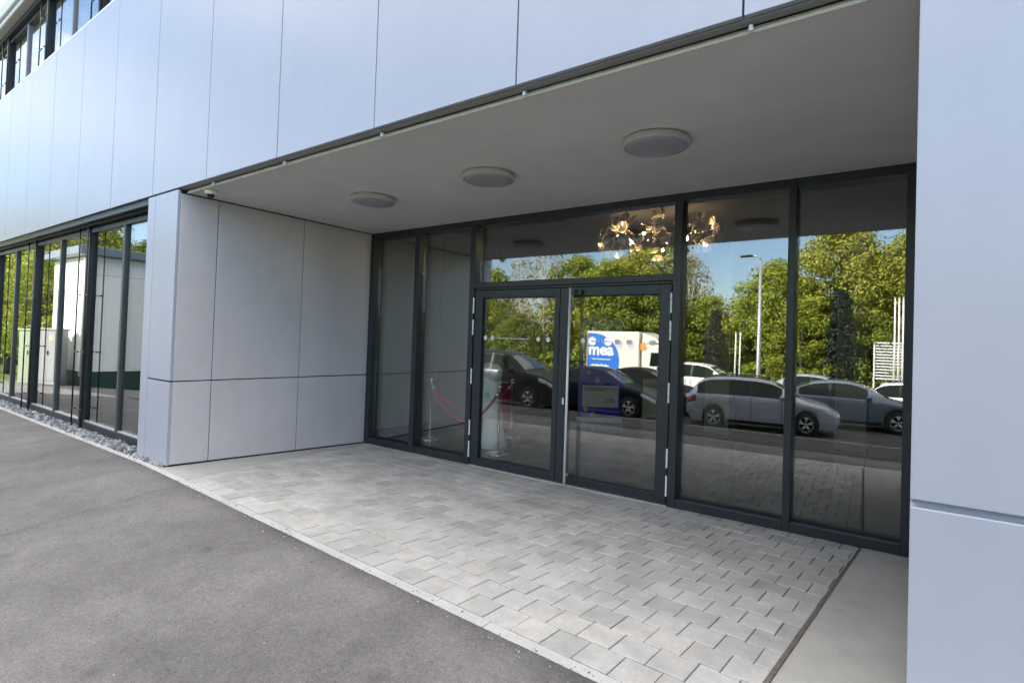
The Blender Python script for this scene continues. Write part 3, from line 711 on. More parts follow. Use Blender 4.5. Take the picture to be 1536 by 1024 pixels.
def make_car(name, label, kind, pm, loc, rz, scale, group='cars parked behind the forecourt'):
    S = SPEC[kind]; L_, W_ = S['L'], S['W']; root = thing(name, label, 'car', loc, rz, group)
    if not hasattr(scale, '__len__'): scale = (scale,) * 3
    root.scale = scale
    X = np.array(sorted(set(np.round(np.linspace(0, L_, 70), 4)) | {round(w + d, 4) for w in S['wx'] for d in np.linspace(-.37, .37, 21)}))
    def sm(pts):
        xx = np.linspace(0, L_, 400); z = np.interp(xx, [p[0] for p in pts], [p[1] for p in pts]); kk = 15
        zp = np.pad(z, kk, mode='edge'); zs = np.convolve(zp, np.ones(2 * kk + 1) / (2 * kk + 1), 'valid'); zs = np.convolve(np.pad(zs, 8, mode='edge'), np.ones(17) / 17, 'valid')
        return lambda x: np.interp(x, xx, zs)
    fb, ft = sm(S['belt']), sm(S['top'])
    fw = sm([(0, .66), (.06, .76), (.25, .85), (.8, .89), (2.3, .91), (3.7, .89), (4.2, .84), (L_ - .12, .70), (L_, .50)])
    def low(x):
        z = .21 + max(0, .22 - x) * .9 + max(0, x - (L_ - .2)) * .6
        for w in S['wx']:
            if abs(x - w) < .365: z = max(z, .31 + math.sqrt(max(0, .365 ** 2 - (x - w) ** 2)))
        return z
    def sec(x):
        w = fw(x) * W_ / .91; b = float(fb(x)); t = max(float(ft(x)), b + .015); lo = low(x); zs = b - .13
        k = min(1, (t - b) / .45); rw = w * (.90 - .20 * k)
        return [(w * .94, lo), (w * .995, lo + .4 * (zs - lo)), (w, zs), (w * .965, b), (rw, t - .05 * (.3 + .7 * k)), (rw * .78, t - .008), (0, t + .012)]
    m = MB(); rows = []
    for x in X:
        s = sec(x); rows.append([(x - L_ / 2, -p[0], p[1]) for p in s] + [(x - L_ / 2, p[0], p[1]) for p in s[-2::-1]])
    m.grid(rows); nn = len(rows[0])
    m.f.append(tuple(range(nn))); m.m.append(0); m.f.append(tuple(range((len(X) - 1) * nn, len(X) * nn))[::-1]); m.m.append(0)
    m.build('body', pm, root, smooth=True)
    m = MB(); m.box(-L_ / 2 + .35, L_ / 2 - .4, -.66, .66, .18, .62)
    for w in S['wx']:
        for q in (-1, 1): m.lathe([(0.0, 0), (.362, 0), (.362, .22), (.0, .22)], (w - L_ / 2, .60 if q > 0 else -.82, .31), 28, 'y')
    m.build('underbody', M['carblack'], root)
    # side windows
    for q in (-1, 1):
        for a, b in S['side']:
            G = []
            for x in np.linspace(a, b, 14):
                s = sec(x); p3, p4 = s[3], s[4]; hgt_ = p4[1] - p3[1]
                t0, t1 = .09, .93
                if hgt_ < .07: continue
                G.append([(x - L_ / 2, q * (p3[0] + (p4[0] - p3[0]) * t + .006), p3[1] + hgt_ * t) for t in np.linspace(t0, t1, 5)])
            if len(G) > 2: MB().grid(G, flip=q > 0).build('window', M['carglass'], root, smooth=True)
        G = []
        for x in np.linspace(S['side'][0][0] - .02, S['side'][-1][1] + .05, 40):
            s = sec(x); p3, p4 = s[3], s[4]; hh = p4[1] - p3[1]
            if hh < .06: continue
            G.append([(x - L_ / 2, q * (p3[0] + (p4[0] - p3[0]) * t + .0035), p3[1] + hh * t) for t in np.linspace(.06, .95, 5)])
        MB().grid(G, flip=q > 0).build('window_surround', M['carblack'], root, smooth=True)
    for nm, (a, b) in (('windscreen', S['ws']), ('rear_window', S['rw'])):
        G = []
        for x in np.linspace(a, b, 10):
            s = sec(x); r_ = s[4][0]
            G.append([(x - L_ / 2, y * r_, np.interp(abs(y) * r_, [0, s[5][0], s[4][0]], [s[6][1], s[5][1], s[4][1]]) + .008) for y in np.linspace(-.93, .93, 11)])
        MB().grid(G).build(nm, M['screenglass'], root, smooth=True)
    for w in S['wx']:
        for q in (-1, 1):
            wr = bpy.data.objects.new('wheel', None); COL.objects.link(wr); wr.parent = root; wr.location = (w - L_ / 2, q * .84 * W_ / .91, .32)
            e = q
            MB().lathe([(.205, -.10 * e), (.29, -.10 * e), (.315, -.07 * e), (.32, 0), (.315, .05 * e), (.29, .075 * e), (.215, .07 * e)], (0, 0, 0), 36, 'y').build('tyre', M['tyre'], wr, smooth=True)
            r_ = MB(); r_.lathe([(.216, .07 * e), (.20, .055 * e), (.19, .0), (.0, -.02 * e)], (0, 0, 0), 36, 'y', 1)
            for kk in range(5):
                a = 2 * PI * kk / 5 + .3
                for da in (-.16, .16):
                    c0 = Vector((.04 * math.cos(a), .055 * e, .04 * math.sin(a))); c1 = Vector((.198 * math.cos(a + da), .058 * e, .198 * math.sin(a + da)))
                    r_.tube([c0, c1], [.022, .017], 6, 0)
            r_.lathe([(.0, .066 * e), (.035, .064 * e), (.045, .04 * e)], (0, 0, 0), 16, 'y', 0)
            r_.lathe([(.19, .058 * e), (.205, .066 * e), (.216, .060 * e)], (0, 0, 0), 36, 'y', 0)
            r_.build('rim', [M['rim'], M['carblack']], wr, smooth=True)
    for q in (-1, 1):
        z0 = float(fb(L_ - .25)); y0 = fw(L_ - .22) * W_ / .91
        m = MB(); P = []
        for x in np.linspace(L_ - .52, L_ - .07, 7):
            w = fw(x) * W_ / .91; z = float(fb(x)); P.append([(x - L_ / 2, q * (w * .985 + .006), z - .05), (x - L_ / 2, q * (w + .010), z - .09), (x - L_ / 2, q * (w + .008), z - .16)])
        m.grid(P, flip=q > 0); m.build('headlight', M['headlight'], root, smooth=True)
        m = MB(); P = []
        for x in np.linspace(.02, .34, 6):
            w = fw(x) * W_ / .91; z = float(fb(x)); P.append([(x - L_ / 2, q * (w * .97 + .008), z - .02), (x - L_ / 2, q * (w + .010), z - .10), (x - L_ / 2, q * (w + .008), z - .19)])
        m.grid(P, flip=q > 0); m.build('tail_light', M['taillight'], root, smooth=True)
        xm = S['ws'][0] + .18; w = fw(xm) * W_ / .91; zb = float(fb(xm))
        m = MB(); m.lathe([(.0001, -.09), (.05, -.07), (.075, 0), (.06, .06), (.0001, .075)], (xm - L_ / 2, q * (w + .07), zb + .07), 16, 'x'); m.build('wing_mirror', pm, root, smooth=True)
        for a, b in S['side'][-2:]:
            xh = a + .18; w = fw(xh) * W_ / .91
            MB().box(xh - L_ / 2, xh + .19 - L_ / 2, q * (w + .012) - .012, q * (w + .012) + .012, float(fb(xh)) - .15, float(fb(xh)) - .125).build('door_handle', pm, root, bevel=.008)
        m = MB()
        G = []
        for x in np.linspace(S['wx'][0] + .42, S['wx'][1] - .42, 10):
            w = fw(x) * W_ / .91; G.append([(x - L_ / 2, q * (w * .945 + .012), .215), (x - L_ / 2, q * (w * .965 + .012), .29)])
        m.grid(G, flip=q > 0); m.build('sill_trim', M['carblack'], root)
        for a, b in S['side']:
            m = MB(); xh = b + .045; G = []
            for t in np.linspace(0, 1, 8):
                s = sec(xh); p0, p1 = s[1], s[3]
                w = np.interp(t, [0, .6, 1], [s[1][0], s[2][0], s[3][0]]); z = np.interp(t, [0, .6, 1], [.33, s[2][1], s[3][1]])
                G.append([(xh - .009 - L_ / 2, q * (w + .004), z), (xh + .009 - L_ / 2, q * (w + .004), z)])
            if all(abs(xh - w) > .4 for w in S['wx']): m.grid(G, flip=q < 0); m.build('door_seam', M['carblack'], root)
    z0 = float(fb(L_ - .06)); m = MB(); m.box(L_ / 2 - .10, L_ / 2 + .012, -.40, .40, .40, z0 - .08); m.build('grille', M['carblack'], root, bevel=.03)
    MB().box(L_ / 2 + .013, L_ / 2 + .024, -.26, .26, .42, .53).build('number_plate', M['plate'], root)
    MB().box(-L_ / 2 - .02, -L_ / 2 - .008, -.26, .26, .60, .71).build('number_plate', M['plate'], root)
    if kind == 'wagon':
        for q in (-1, 1):
            pts = [(x - L_ / 2, q * (sec(x)[4][0] * .93), float(ft(x)) + .03) for x in np.linspace(.7, 2.6, 8)]
            MB().tube(pts, .016, 8).build('roof_rail', M['carblack'], root, smooth=True)
    return root
P_silver = paint('silver_paint', (.46, .50, .56)); P_navy = dark('navy_paint', (.006, .010, .03)); P_black = dark('black_paint', (.006, .006, .008))
P_slate = paint('slate_paint', (.16, .20, .26)); P_white = paint('white_car_paint', (.80, .80, .80), 0); P_grey = paint('grey_paint', (.28, .29, .30)); P_red = paint('red_paint', (.4, .02, .02), .1)
LOT = -.894
def car(n, lab, kind, pm, x, y, deg, s): return make_car(n, lab, kind, pm, (x, y, hgt(x, y) + .013), R(deg), s)
car('parked_car', 'silver estate car standing nearest the entrance', 'wagon', P_silver, 2.42, -10.05, -10, (.88, .92, 1.04))
car('parked_car', 'slate blue saloon half hidden behind the silver estate', 'sedan', P_slate, 4.35, -12.9, -6, (.98, .95, 1.04))
car('parked_car', 'navy saloon in front of the blue and white lorry', 'sedan', P_navy, -2.45, -9.3, -4, (.93, .93, 1.10))
car('parked_car', 'black saloon between the navy saloon and the lorry', 'sedan', P_black, -1.85, -11.6, -4, (.93, .93, 1.10))
car('parked_car', 'dark tall car at the end of the near row', 'suv', P_black, -5.4, -8.0, -4, (.98, .95, 1.13))
car('parked_car', 'dark navy estate beyond the tall dark car', 'wagon', P_navy, -6.3, -10.6, -4, (.95, .95, 1.12))
car('parked_car', 'white tall car in the sunny far row beside the lorry', 'suv', P_white, -1.3, -16.6, 0, (.98, 1, 1.03))
car('parked_car', 'pale silver saloon in the far row below the lamp post', 'sedan', P_silver, 2.5, -16.9, 180, (.95, 1, 1.03))
car('parked_car', 'white saloon in the far row near the dark columnar conifer', 'sedan', P_white, 6.6, -17.0, 0, (.95, 1, 1.02))
car('parked_car', 'grey estate in the middle row right of the slate saloon', 'wagon', P_grey, 8.9, -13.4, -4, 1.0)
car('parked_car', 'white estate in the middle row near the slatted screen', 'wagon', P_white, 6.9, -15.0, -2, (.95, .95, .98))
car('parked_car', 'grey tall car in the far row at the slatted screen', 'suv', P_grey, 11.0, -17.2, 180, 1.0)

# box lorry
M['lorry_white'] = mat('lorry_white', (.78, .75, .66), .4, noise=[(2, .03, 2)])
M['lorry_blue'] = mat('lorry_blue', (.012, .16, .62), .35)
M['lorry_grey'] = mat('lorry_grey', (.55, .56, .62), .4); M['orange'] = mat('orange', (.75, .30, .08), .4)
lr = thing('box_lorry', 'white box lorry with a blue logo patch standing in the sun behind the saloons', 'lorry', (-4.9, -18.1, LOT))
MB().box(-2.35, .45, -1.05, 1.05, .70, 3.02).build('box_body', M['lorry_white'], lr, bevel=.05)
cabp = [(.52, .45), (2.0, .45), (2.06, .8), (2.02, 1.30), (1.78, 2.15), (1.55, 2.42), (.52, 2.45)]
MB().prism(cabp, 'y', -.95, .95).build('cab', M['lorry_white'], lr, bevel=.07)
MB().prism([(.50, 2.46), (1.5, 2.46), (1.2, 2.75), (.52, 2.98)], 'y', -.9, .9).build('wind_deflector', M['lorry_white'], lr, bevel=.06)
for q in (-1, 1):
    MB().prism([(.95, 1.42), (1.86, 1.42), (1.68, 2.05), (1.02, 2.05)], 'y', q * .952, q * .962).build('side_window', M['carglass'], lr)
    m = MB().box(1.86, 1.98, q * 1.05 - .06, q * 1.05 + .06, 1.4, 1.85); m.build('wing_mirror', M['carblack'], lr, bevel=.02)
    for x in (-1.55, 1.35):
        MB().lathe([(0, -.12), (.30, -.12), (.40, -.10), (.42, 0), (.40, .1), (.30, .12), (0, .12)], (x, q * .83, .42), 28, 'y').build('wheel', M['tyre'], lr, smooth=True)
    MB().box(1.25, 1.33, q * .952, q * .965, .95, 1.02).build('door_handle', M['carblack'], lr)
MB().prism([(.93, -.82), (.93, .82), (1.05, .82), (1.05, -.82)], 'z', 1.4, 1.41).build('windscreen', M['carglass'], lr) if False else MB().add([(2.035, -.82, 1.33), (2.035, .82, 1.33), (1.80, .78, 2.12), (1.80, -.78, 2.12)], [(0, 1, 2, 3)]).build('windscreen', M['carglass'], lr)
MB().box(-2.3, 2.0, -.5, .5, .45, .69).build('chassis', M['carblack'], lr)
# the blue patch with its rounded outer corner, on the side facing the building
pts = [(-2.30, .80), (-.62, .80)] + [(-2.05 + 1.45 * math.cos(a), 1.55 + 1.37 * math.sin(a)) for a in [PI / 2 * i / 12 for i in range(13)]] + [(-2.30, 2.92)]
MB().prism(pts, 'y', 1.052, 1.058).build('blue_patch', M['lorry_blue'], lr)
MB().box(-2.349, -2.31, .6, 1.056, .75, 2.95).build('edge_stripe', M['orange'], lr)
for x, z, ma, r_ in ((-.62, 2.36, 'lorry_grey', .20), (.02, 2.36, 'lorry_grey', .20)):
    MB().lathe([(0.0001, .006), (r_, .006), (r_, 0)], (x, 1.052, z), 28, 'y').build('disc_mark', M[ma], lr)
MB().lathe([(0.0001, .006), (.19, .006), (.19, 0)], (.60, .962, 2.30), 28, 'y').build('disc_mark', M['orange'], lr)
text('logo', 'mea', .80, M['sticker'], lr, (-1.58, 1.066, 2.08), (PI / 2, 0, 0), .003, bold=.028)
for x in (-2.06, -1.22): MB().lathe([(0.0001, .008), (.21, .008), (.21, 0)], (x, 1.060, 2.50), 28, 'y').build('logo_dot', M['sticker'], lr)
MB().box(-2.05, -1.05, 1.059, 1.064, 1.60, 1.635).build('logo_bar', M['sticker'], lr)
m = MB(); x = -2.1; random.seed(4)
while x < -1.15:
    w = random.uniform(.05, .12); m.box(x, x + w, 1.059, 1.064, 1.24, 1.24 + random.choice((.10, .13, .16))); x += w + .03
m.build('small_lettering', M['sticker'], lr)

# ------------------------------------------------------------------ street furniture in the mirrored view
M['galv'] = mat('galvanised_steel', (.50, .51, .52), .45, .6)
lp = thing('street_lamp', 'tall grey lamp post with a flat head in the car park', 'street lamp', (1.05, -16.0, LOT))
MB().tube([(0, 0, 0), (0, 0, 1.2), (0, 0, 6.0)], [.09, .085, .05], 14).build('pole', M['galv'], lp, smooth=True)
MB().tube([(0, 0, 5.98), (-.05, 0, 6.1), (-.16, 0, 6.16), (-.3, 0, 6.18)], .035, 10).build('arm', M['galv'], lp, smooth=True)
MB().prism([(-.28, 6.14), (-.34, 6.22), (-.72, 6.19), (-.78, 6.13)], 'y', -.13, .13).build('lamp_head', M['black'], lp, bevel=.02)
FP = [(-.75, 3.15), (-.55, 3.15), (5.42, 4.7), (5.56, 4.7), (5.70, 4.7), (5.92, 4.0), (6.08, 4.0)]
FPL = ['white flagpole of the pair by the dark cypress, nearer the lorry', 'white flagpole of the pair by the dark cypress, nearer the lamp post', 'first white flagpole in front of the slatted screen', 'second white flagpole in front of the slatted screen', 'third white flagpole in front of the slatted screen', 'shorter white pole just beyond the slatted screen', 'outermost shorter white pole beyond the slatted screen']
for (x, h_), lab in zip(FP, FPL):
    f = thing('flagpole', lab, 'flagpole', (x, -19.6, -.95), 0, 'white flagpoles')
    MB().tube([(0, 0, 0), (0, 0, h_)], [.04, .032], 12).build('pole', M['white'], f, smooth=True)
    MB().lathe([(0, h_), (.045, h_), (.05, h_ + .03), (.0, h_ + .07)], n=14).build('cap', M['galv'], f, smooth=True)
ls = thing('slatted_screen', 'white screen of horizontal slats beside the flagpoles', 'screen', (5.25, -20.2, -.95))
m = MB()
for i in range(13): m.box(-.56, .56, -.02, .02, 1.35 + i * .125, 1.35 + i * .125 + .06)
m.build('slats', M['white'], ls)
for x in (-.55, .55): MB().box(x - .03, x + .03, .021, .07, 0, 2.9).build('post', M['white'], ls)

# kiosk and cabinets beside the drive (mirrored in the ribbon windows)
M['kiosk_wall'] = mat('kiosk_wall', (.80, .81, .79), .5, noise=[(2, .03, 3)])
M['kiosk_green'] = mat('kiosk_base', (.012, .045, .025), .6)
M['kiosk_roof'] = mat('kiosk_roof', (.16, .20, .24), .4, .3)
M['cab_green'] = mat('cabinet_green', (.22, .27, .18), .6); M['cab_grey'] = mat('cabinet_grey', (.24, .25, .26), .6)
kx, ky = -14.3, -2.95; kz = -.33
kk_ = thing('kiosk', 'white transformer kiosk with a flat blue grey roof and dark green plinth', 'kiosk', (kx, ky, kz))
MB().box(-3.2, 0, -3.6, 0, .42, 4.0).build('wall', M['kiosk_wall'], kk_, bevel=.02)
MB().box(-3.18, -.02, -3.58, -.02, -.3, .415).build('plinth', M['kiosk_green'], kk_)
MB().box(-3.45, .28, -3.9, .28, 4.002, 4.26).build('roof', M['kiosk_roof'], kk_, bevel=.02)
m = MB()
for i in range(40): m.box(.001, .012, -3.2, -.9, .5 + i * .07, .5 + i * .07 + .058)
m.build('roller_shutter', M['white'], kk_)
MB().box(.001, .01, -3.55, -.05, 3.42, 3.44).build('joint_line', M['galv'], kk_)
MB().tube([(.06, .06, .3), (.06, .06, 3.98)], .05, 10).build('downpipe', M['galv'], kk_, smooth=True)
MB().box(-2.6, -1.9, .002, .03, 1.6, 3.0).build('window', M['carglass'], kk_, bevel=.01)
for (x, y, w, h_, ma, lab) in ((-16.05, -2.2, .75, 1.62, 'cab_green', 'pale green utility cabinet farther from the kiosk'), (-15.2, -2.45, .7, 1.66, 'cab_grey', 'grey utility cabinet with a small yellow sign, next to the kiosk')):
    c = thing('utility_cabinet', lab, 'cabinet', (x, y, -.32), R(-25), 'utility cabinets beside the kiosk')
    MB().box(-w / 2, w / 2, -.2, .2, 0, h_).build('body', M[ma], c, bevel=.015)
    MB().box(-w / 2 - .03, w / 2 + .03, -.23, .23, h_ + .001, h_ + .06).build('lid', M[ma], c, bevel=.012)
    m = MB(); m.box(-w / 2 + .04, -.004, .201, .212, .12, h_ - .06); m.box(.004, w / 2 - .04, .201, .212, .12, h_ - .06); m.build('door', M[ma], c, bevel=.004)
    MB().box(.02, .05, .213, .235, h_ * .55, h_ * .55 + .12).build('handle', M['carblack'], c)
    if ma == 'cab_grey':
        MB().box(.08, .2, .213, .217, h_ - .30, h_ - .16).build('warning_sign', mat('sign_yellow', (.75, .6, .2), .5), c)

# ------------------------------------------------------------------ trees (all mirrored in the glass)
def leaf_cloud(mb, centers, n, size, spread, flat=.8, droop=0.):
    for (c, r_) in centers:
        for i in range(n):
            while True:
                p = Vector((random.uniform(-1, 1), random.uniform(-1, 1), random.uniform(-1, 1)))
                if .25 < p.length < 1: break
            nn = (p.normalized() + Vector((random.uniform(-.6, .6), random.uniform(-.6, .6), random.uniform(-.35, .75)))).normalized()
            p = Vector((p.x * r_ * spread, p.y * r_ * spread, p.z * r_ * flat)) + c
            s = size * random.uniform(.55, 1.4)
            q = nn.to_track_quat('Z', 'Y') @ Euler((0, 0, random.uniform(0, 6.28))).to_quaternion()
            mb.add([p + q @ Vector(v) for v in ((-.5 * s, 0, -.06 * s), (0, -.27 * s, .05 * s), (.5 * s, 0, -.08 * s), (0, .27 * s, .05 * s))], [(0, 1, 2, 3)])
def make_tree(seed, h_, cw, trunk_r, leafm, barkm, nclump, nleaf, lsize, style='round'):
    random.seed(seed); root = bpy.data.objects.new('tree', None); COL.objects.link(root)
    t = MB(); lean = Vector((random.uniform(-.06, .06), random.uniform(-.06, .06), 0)) * h_
    th = h_ * (.9 if style == 'column' else .78)
    tp = [Vector((0, 0, 0)) + lean * (i / 6) ** 1.5 + Vector((random.uniform(-.04, .04), random.uniform(-.04, .04), th * i / 6)) for i in range(7)]
    t.tube(tp, [trunk_r * (1 - .85 * i / 6) for i in range(7)], 9)
    cents = []
    if style == 'column':
        for i in range(nclump):
            z = h_ * (.05 + .93 * i / nclump); f = z / h_; rr = cw * .5 * (min(1, .45 + f * 2.2) * max(.06, 1 - f) ** .55)
            a = i * 2.4; cents.append((Vector((math.cos(a) * rr * .6, math.sin(a) * rr * .6, z)), max(.18, rr * .62)))
    else:
        z0 = .20 if style == 'bushy' else .30
        for i in range(nclump):
            f = (i + .5) / nclump; z = h_ * (z0 + (1 - z0) * f); prof = math.sin(PI * min(1, (.18 + .82 * f) ** .85)) ** .65
            if style == 'sparse': prof *= .8
            a = i * 2.399 + random.uniform(-.4, .4); rr = cw * .5 * prof * math.sqrt(random.uniform(.25, 1))
            base = tp[min(6, max(1, int(6 * min(1, z / th) * .75)))]
            c = Vector((lean.x * f + rr * math.cos(a), lean.y * f + rr * math.sin(a), z + random.uniform(-.3, .3)))
            cr = cw * random.uniform(.085, .165) * (1.1 if style != 'sparse' else .9)
            cents.append((c, cr))
            mid = (base + c) * .5 + Vector((0, 0, -.12 * rr))
            if style == 'sparse' or i % 3 == 0: t.tube([base, mid, c], [trunk_r * .22, trunk_r * .12, trunk_r * .03], 5, cap=False)
            if style == 'sparse':
                for j in range(5):
                    e = c + Vector((random.uniform(-1, 1), random.uniform(-1, 1), random.uniform(.1, 1.3))) * cr * 1.5
                    t.tube([c, (c + e) / 2 + Vector((0, 0, .05)), e], [trunk_r * .10, trunk_r * .07, trunk_r * .03], 4, cap=False)
    t.build('trunk', barkm, root, smooth=True)
    l = MB(); leaf_cloud(l, cents, nleaf, lsize, 1.0, .75 if style != 'column' else 1.0); l.build('crown', leafm, root)
    return root
PROTO = {
 'broad': make_tree(1, 7.6, 5.2, .16, M['leaf_a'], M['bark'], 96, 165, .17),
 'tall': make_tree(2, 9.0, 5.4, .17, M['leaf_b'], M['bark'], 112, 165, .17),
 'bushy': make_tree(3, 5.6, 5.2, .12, M['leaf_c'], M['bark'], 72, 150, .16, 'bushy'),
 'lime': make_tree(4, 6.6, 4.8, .13, M['leaf_a'], M['bark'], 74, 150, .16, 'bushy'),
 'sparse': make_tree(5, 8.4, 4.2, .13, M['leaf_pale'], M['birch_bark'], 46, 26, .17, 'sparse'),
 'column': make_tree(6, 4.0, 1.5, .08, M['needle'], M['bark'], 60, 90, .12, 'column'),
 'shrub': make_tree(8, 1.7, 2.4, .04, M['leaf_a'], M['bark'], 26, 110, .12, 'bushy'),
}
TL = {'broad': 'broad green maple like tree', 'tall': 'tall yellow green ash tree', 'bushy': 'dark green bushy tree', 'lime': 'bright lime green bushy tree', 'sparse': 'thin pale twigged birch', 'column': 'dark columnar conifer', 'shrub': 'low green shrub'}
TN = {'broad': 'maple_tree', 'tall': 'ash_tree', 'bushy': 'hazel_tree', 'lime': 'lime_tree', 'sparse': 'birch_tree', 'column': 'conifer_tree', 'shrub': 'shrub'}
used = set()
def plant(kind, x, y, s, where, z=None, rz=None):
    p = PROTO[kind]
    o = p if kind not in used else copy_tree(p)
    used.add(kind); o.name = TN[kind]
    o.location = (x, y, (-.98 if z is None else z)); o.rotation_euler = (0, 0, random.uniform(0, 6.28) if rz is None else rz); o.scale = (s * random.uniform(.94, 1.08), s * random.uniform(.94, 1.08), s)
    return tag(o, TL[kind] + ' ' + where, 'shrub' if kind == 'shrub' else 'tree', 'trees and shrubs around the car park')
random.seed(21)
for kind, x, y, s, w in (
  ('tall', 3.2, -24.5, .98, 'behind the dark columnar conifer'),
  ('broad', -.1, -23.2, .90, 'behind the lamp post'),
  ('lime', -2.9, -23.6, .78, 'between the cypress and the lorry'),
  ('tall', 6.3, -24.0, .86, 'behind the slatted screen'),
  ('lime', 1.7, -21.8, .72, 'low behind the silver estate'),
  ('bushy', 4.6, -22.0, .72, 'low behind the flagpoles'),
  ('broad', 9.6, -24.5, 1.0, 'beyond the outermost poles'),
  ('lime', 3.9, -26.5, 1.15, 'filling in behind the tall ash'),
  ('bushy', 7.4, -27, 1.35, 'filling in behind the slatted screen'),
  ('lime', .6, -26, .95, 'filling in behind the lamp post maple'),
  ('tall', 13, -25, .95, 'at the far end of the car park'),
  ('broad', 17, -24, 1.0, 'at the corner of the lawn'),
  ('tall', -7.2, -26.5, 1.05, 'tall behind the lorry'),
  ('broad', -10.2, -27.5, 1.08, 'tallest of the maples, past the lorry'),
  ('bushy', -6.1, -22.5, 1.08, 'close behind the lorry cab'),
  ('lime', -8.9, -23.2, 1.1, 'behind the lorry box'),
  ('broad', -11.7, -24.6, 1.05, 'next past the lorry'),
  ('sparse', -4.4, -24.3, .95, 'rising above the lorry cab'),
  ('sparse', -13.4, -22.6, 1.08, 'over the dark cars'),
  ('sparse', -16.2, -24.0, 1.0, 'over the end of the near row'),
  ('bushy', -14.6, -21.4, .72, 'low behind the dark cars'),
  ('lime', -18.4, -22.4, .85, 'beyond the last dark car'),
  ('broad', -20.6, -25.5, 1.0, 'at the far lawn edge'),
  ('tall', -24, -23, 1.0, 'on the lawn beyond the kiosk'),
  ('column', -2.35, -21.9, 1.12, 'between the flagpole pair and the lamp post'),
  ('column', 3.45, -20.8, 1.32, 'standing alone before the ash trees'),
  ):
    plant(kind, x, y, s, w)
for kind, x, y, s, w in (
  ('broad', -25.5, -8.6, .95, 'behind the kiosk roof'), ('lime', -19.6, -8.4, .95, 'right behind the kiosk'), ('tall', -27, -6.0, .95, 'beyond the utility cabinets'),
  ('lime', -24.5, -4.2, .8, 'near the pale green cabinet'), ('broad', -31, -4.6, 1.0, 'at the drive entrance'), ('bushy', -29, -9.5, 1.1, 'deep in the lawn'),
  ('tall', -36, -7.5, 1.1, 'far down the drive'), ('lime', -34, -3.2, .8, 'low beside the drive'), ('broad', -41, -5, 1.15, 'last along the drive'), ('bushy', -46, -8, 1.3, 'far end of the drive'),
  ('lime', -27, -13, 1.1, 'half way back on the lawn'), ('tall', -33, -15, 1.1, 'tall above the lawn'), ('bushy', -21, -13.5, .9, 'behind the kiosk trees')):
    plant(kind, x, y, s, w, z=hgt(x, y) - .12)
for i, x in enumerate((-7.6, -4.0, -.2, 3.0, 5.8, 8.4, -12, -17)):
    plant('shrub', x, -20.6 + .4 * (i % 3), .9, ('%s along the far kerb' % ['by the lorry', 'below the birch', 'below the maple', 'under the ash', 'at the screen', 'past the poles', 'by the dark cars', 'at the row end'][i]))
# far wood that closes the horizon
random.seed(31); fw_ = MB(); cents = []
for i in range(520):
    a = R(150 + 240 * i / 520 + random.uniform(-.4, .4)) + PI / 6 * 0; rr = random.uniform(48, 62)
    x, y = rr * math.cos(a), rr * math.sin(a)
    if y > -2 and abs(x) < 30: continue
    cents.append((Vector((x, y, -1 + random.uniform(.5, 1) * random.uniform(.6, 7.2))), random.uniform(1.6, 2.6)))
leaf_cloud(fw_, cents, 75, .75, 1.0, .9)
o = fw_.build('distant_woodland', M['leaf_c']); o['kind'] = 'stuff'; o['label'] = 'far belt of woodland closing the view behind the car park'; o['category'] = 'woodland'

# ------------------------------------------------------------------ light
CLOUD = (8.6, 8.1, 7.6)
SUN_EL, SUN_AZ = R(27), R(-30)       # azimuth from +Y towards +X
w = bpy.data.worlds.new('World'); sc.world = w; w.use_nodes = True; nt = w.node_tree; N = nt.nodes; L = nt.links
bg = N['Background']; sky = N.new('ShaderNodeTexSky'); sky.sky_type = 'NISHITA'; sky.sun_disc = False
sky.sun_elevation = SUN_EL; sky.sun_rotation = SUN_AZ; sky.air_density = 1.0; sky.dust_density = .9; sky.ozone_density = 2.2
tc = N.new('ShaderNodeTexCoord'); mp = N.new('ShaderNodeMapping'); mp.inputs['Scale'].default_value = (1, 1, 2.2)
L.new(tc.outputs['Generated'], mp.inputs[0])
def wmath(op, a, b_=None, c=None):
    q = N.new('ShaderNodeMath'); q.operation = op
    for i, v in enumerate((a, b_, c)):
        if v is None: continue
        if isinstance(v, (int, float)): q.inputs[i].default_value = v
        else: L.new(v, q.inputs[i])
    return q.outputs[0]
def wrange(x, a, b_, c, d, smooth=True):
    q = N.new('ShaderNodeMapRange'); q.interpolation_type = 'SMOOTHSTEP' if smooth else 'LINEAR'; L.new(x, q.inputs[0])
    for i, v in enumerate((a, b_, c, d)): q.inputs[i + 1].default_value = v
    return q.outputs[0]
cn = N.new('ShaderNodeTexNoise'); cn.inputs['Scale'].default_value = 1.9; cn.inputs['Detail'].default_value = 7; cn.inputs['Roughness'].default_value = .55
L.new(mp.outputs[0], cn.inputs['Vector'])
sp = N.new('ShaderNodeSeparateXYZ'); L.new(tc.outputs['Generated'], sp.inputs[0])
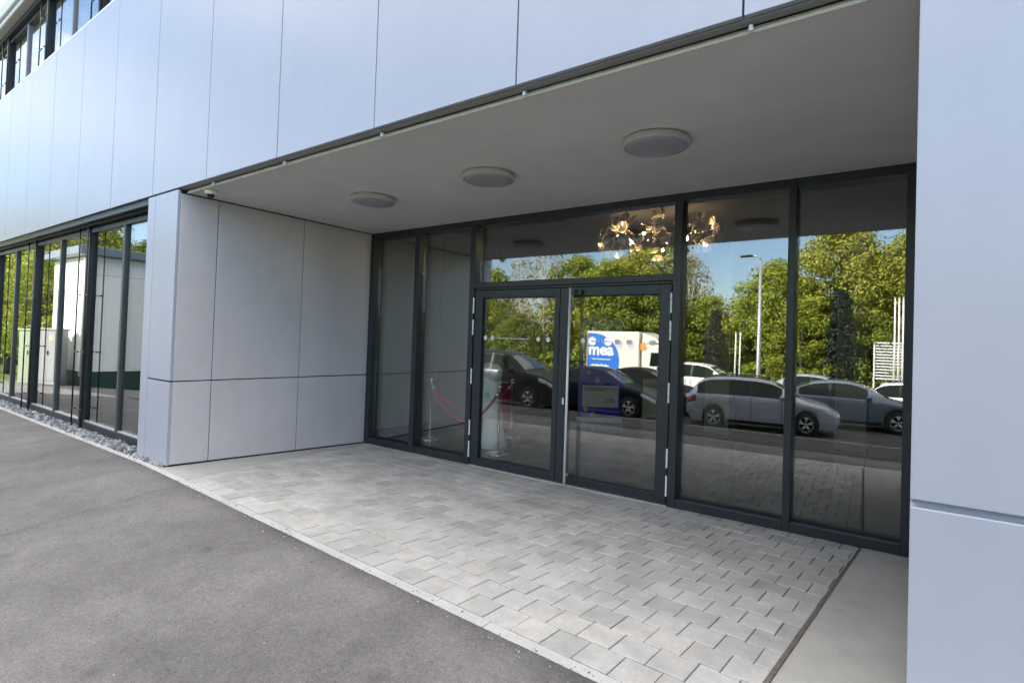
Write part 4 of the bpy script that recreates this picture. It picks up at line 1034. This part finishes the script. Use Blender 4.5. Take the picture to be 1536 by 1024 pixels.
# overhead cloud added to whiten and lift the ground light, clearer blue low down, a bright bank of cloud low in the west (-x)
over = wrange(sp.outputs[2], .38, .62, 0, .58)
bank = wmath('MULTIPLY', wrange(sp.outputs[0], -.68, -.95, 0, .25), wmath('MULTIPLY', wrange(sp.outputs[2], .20, .29, 0, 1), wrange(sp.outputs[2], .33, .46, 1, 0)))
cov = wmath('MAXIMUM', over, bank)
cf = wmath('MULTIPLY', wrange(wmath('ADD', cn.outputs['Fac'], wmath('MULTIPLY', cov, .55)), .56, .84, 0, 1), .92)
mx = N.new('ShaderNodeMix'); mx.data_type = 'RGBA'; L.new(cf, mx.inputs[0]); L.new(sky.outputs[0], mx.inputs[6]); mx.inputs[7].default_value = (CLOUD[0], CLOUD[1], CLOUD[2], 1)
L.new(mx.outputs[2], bg.inputs[0]); bg.inputs[1].default_value = .12
sl_ = bpy.data.lights.new('sun', 'SUN'); sl_.energy = 5.0; sl_.angle = R(.5); sl_.color = (1, .94, .84)
so = bpy.data.objects.new('sun', sl_); COL.objects.link(so)
dv = Vector((math.sin(SUN_AZ) * math.cos(SUN_EL), math.cos(SUN_AZ) * math.cos(SUN_EL), math.sin(SUN_EL)))
so.rotation_euler = dv.to_track_quat('Z', 'Y').to_euler(); so.location = (0, 0, 30)

# ------------------------------------------------------------------ camera
cam = bpy.data.cameras.new('camera'); co = bpy.data.objects.new('camera', cam); COL.objects.link(co); sc.camera = co
r = Vector((.80535403, .59181495, .03405793)); u = Vector((-.01591958, -.0358403, .99923072)); f = Vector((-.59258033, .80527668, .01944269))
Mx = Matrix(((r.x, u.x, -f.x, 6.2438), (r.y, u.y, -f.y, -2.5397), (r.z, u.z, -f.z, 1.5), (0, 0, 0, 1)))
co.matrix_world = Mx
cam.sensor_width = 36; cam.sensor_fit = 'HORIZONTAL'; cam.lens = 831.15 / 1536 * 36; cam.shift_y = -17.4 / 1536
cam.clip_start = .05; cam.clip_end = 1000

# ------------------------------------------------------------------ render
vs = sc.view_settings; vs.view_transform = 'Standard'; vs.look = 'None'; vs.gamma = 1; vs.use_curve_mapping = False; vs.exposure = 2.0
cy = sc.cycles; cy.use_denoising = True
try: cy.denoiser = 'OPENIMAGEDENOISE'
except Exception: pass
cy.max_bounces = 10; cy.transparent_max_bounces = 24; cy.glossy_bounces = 6; cy.diffuse_bounces = 4
cy.caustics_reflective = False; cy.caustics_refractive = False; cy.sample_clamp_indirect = 8
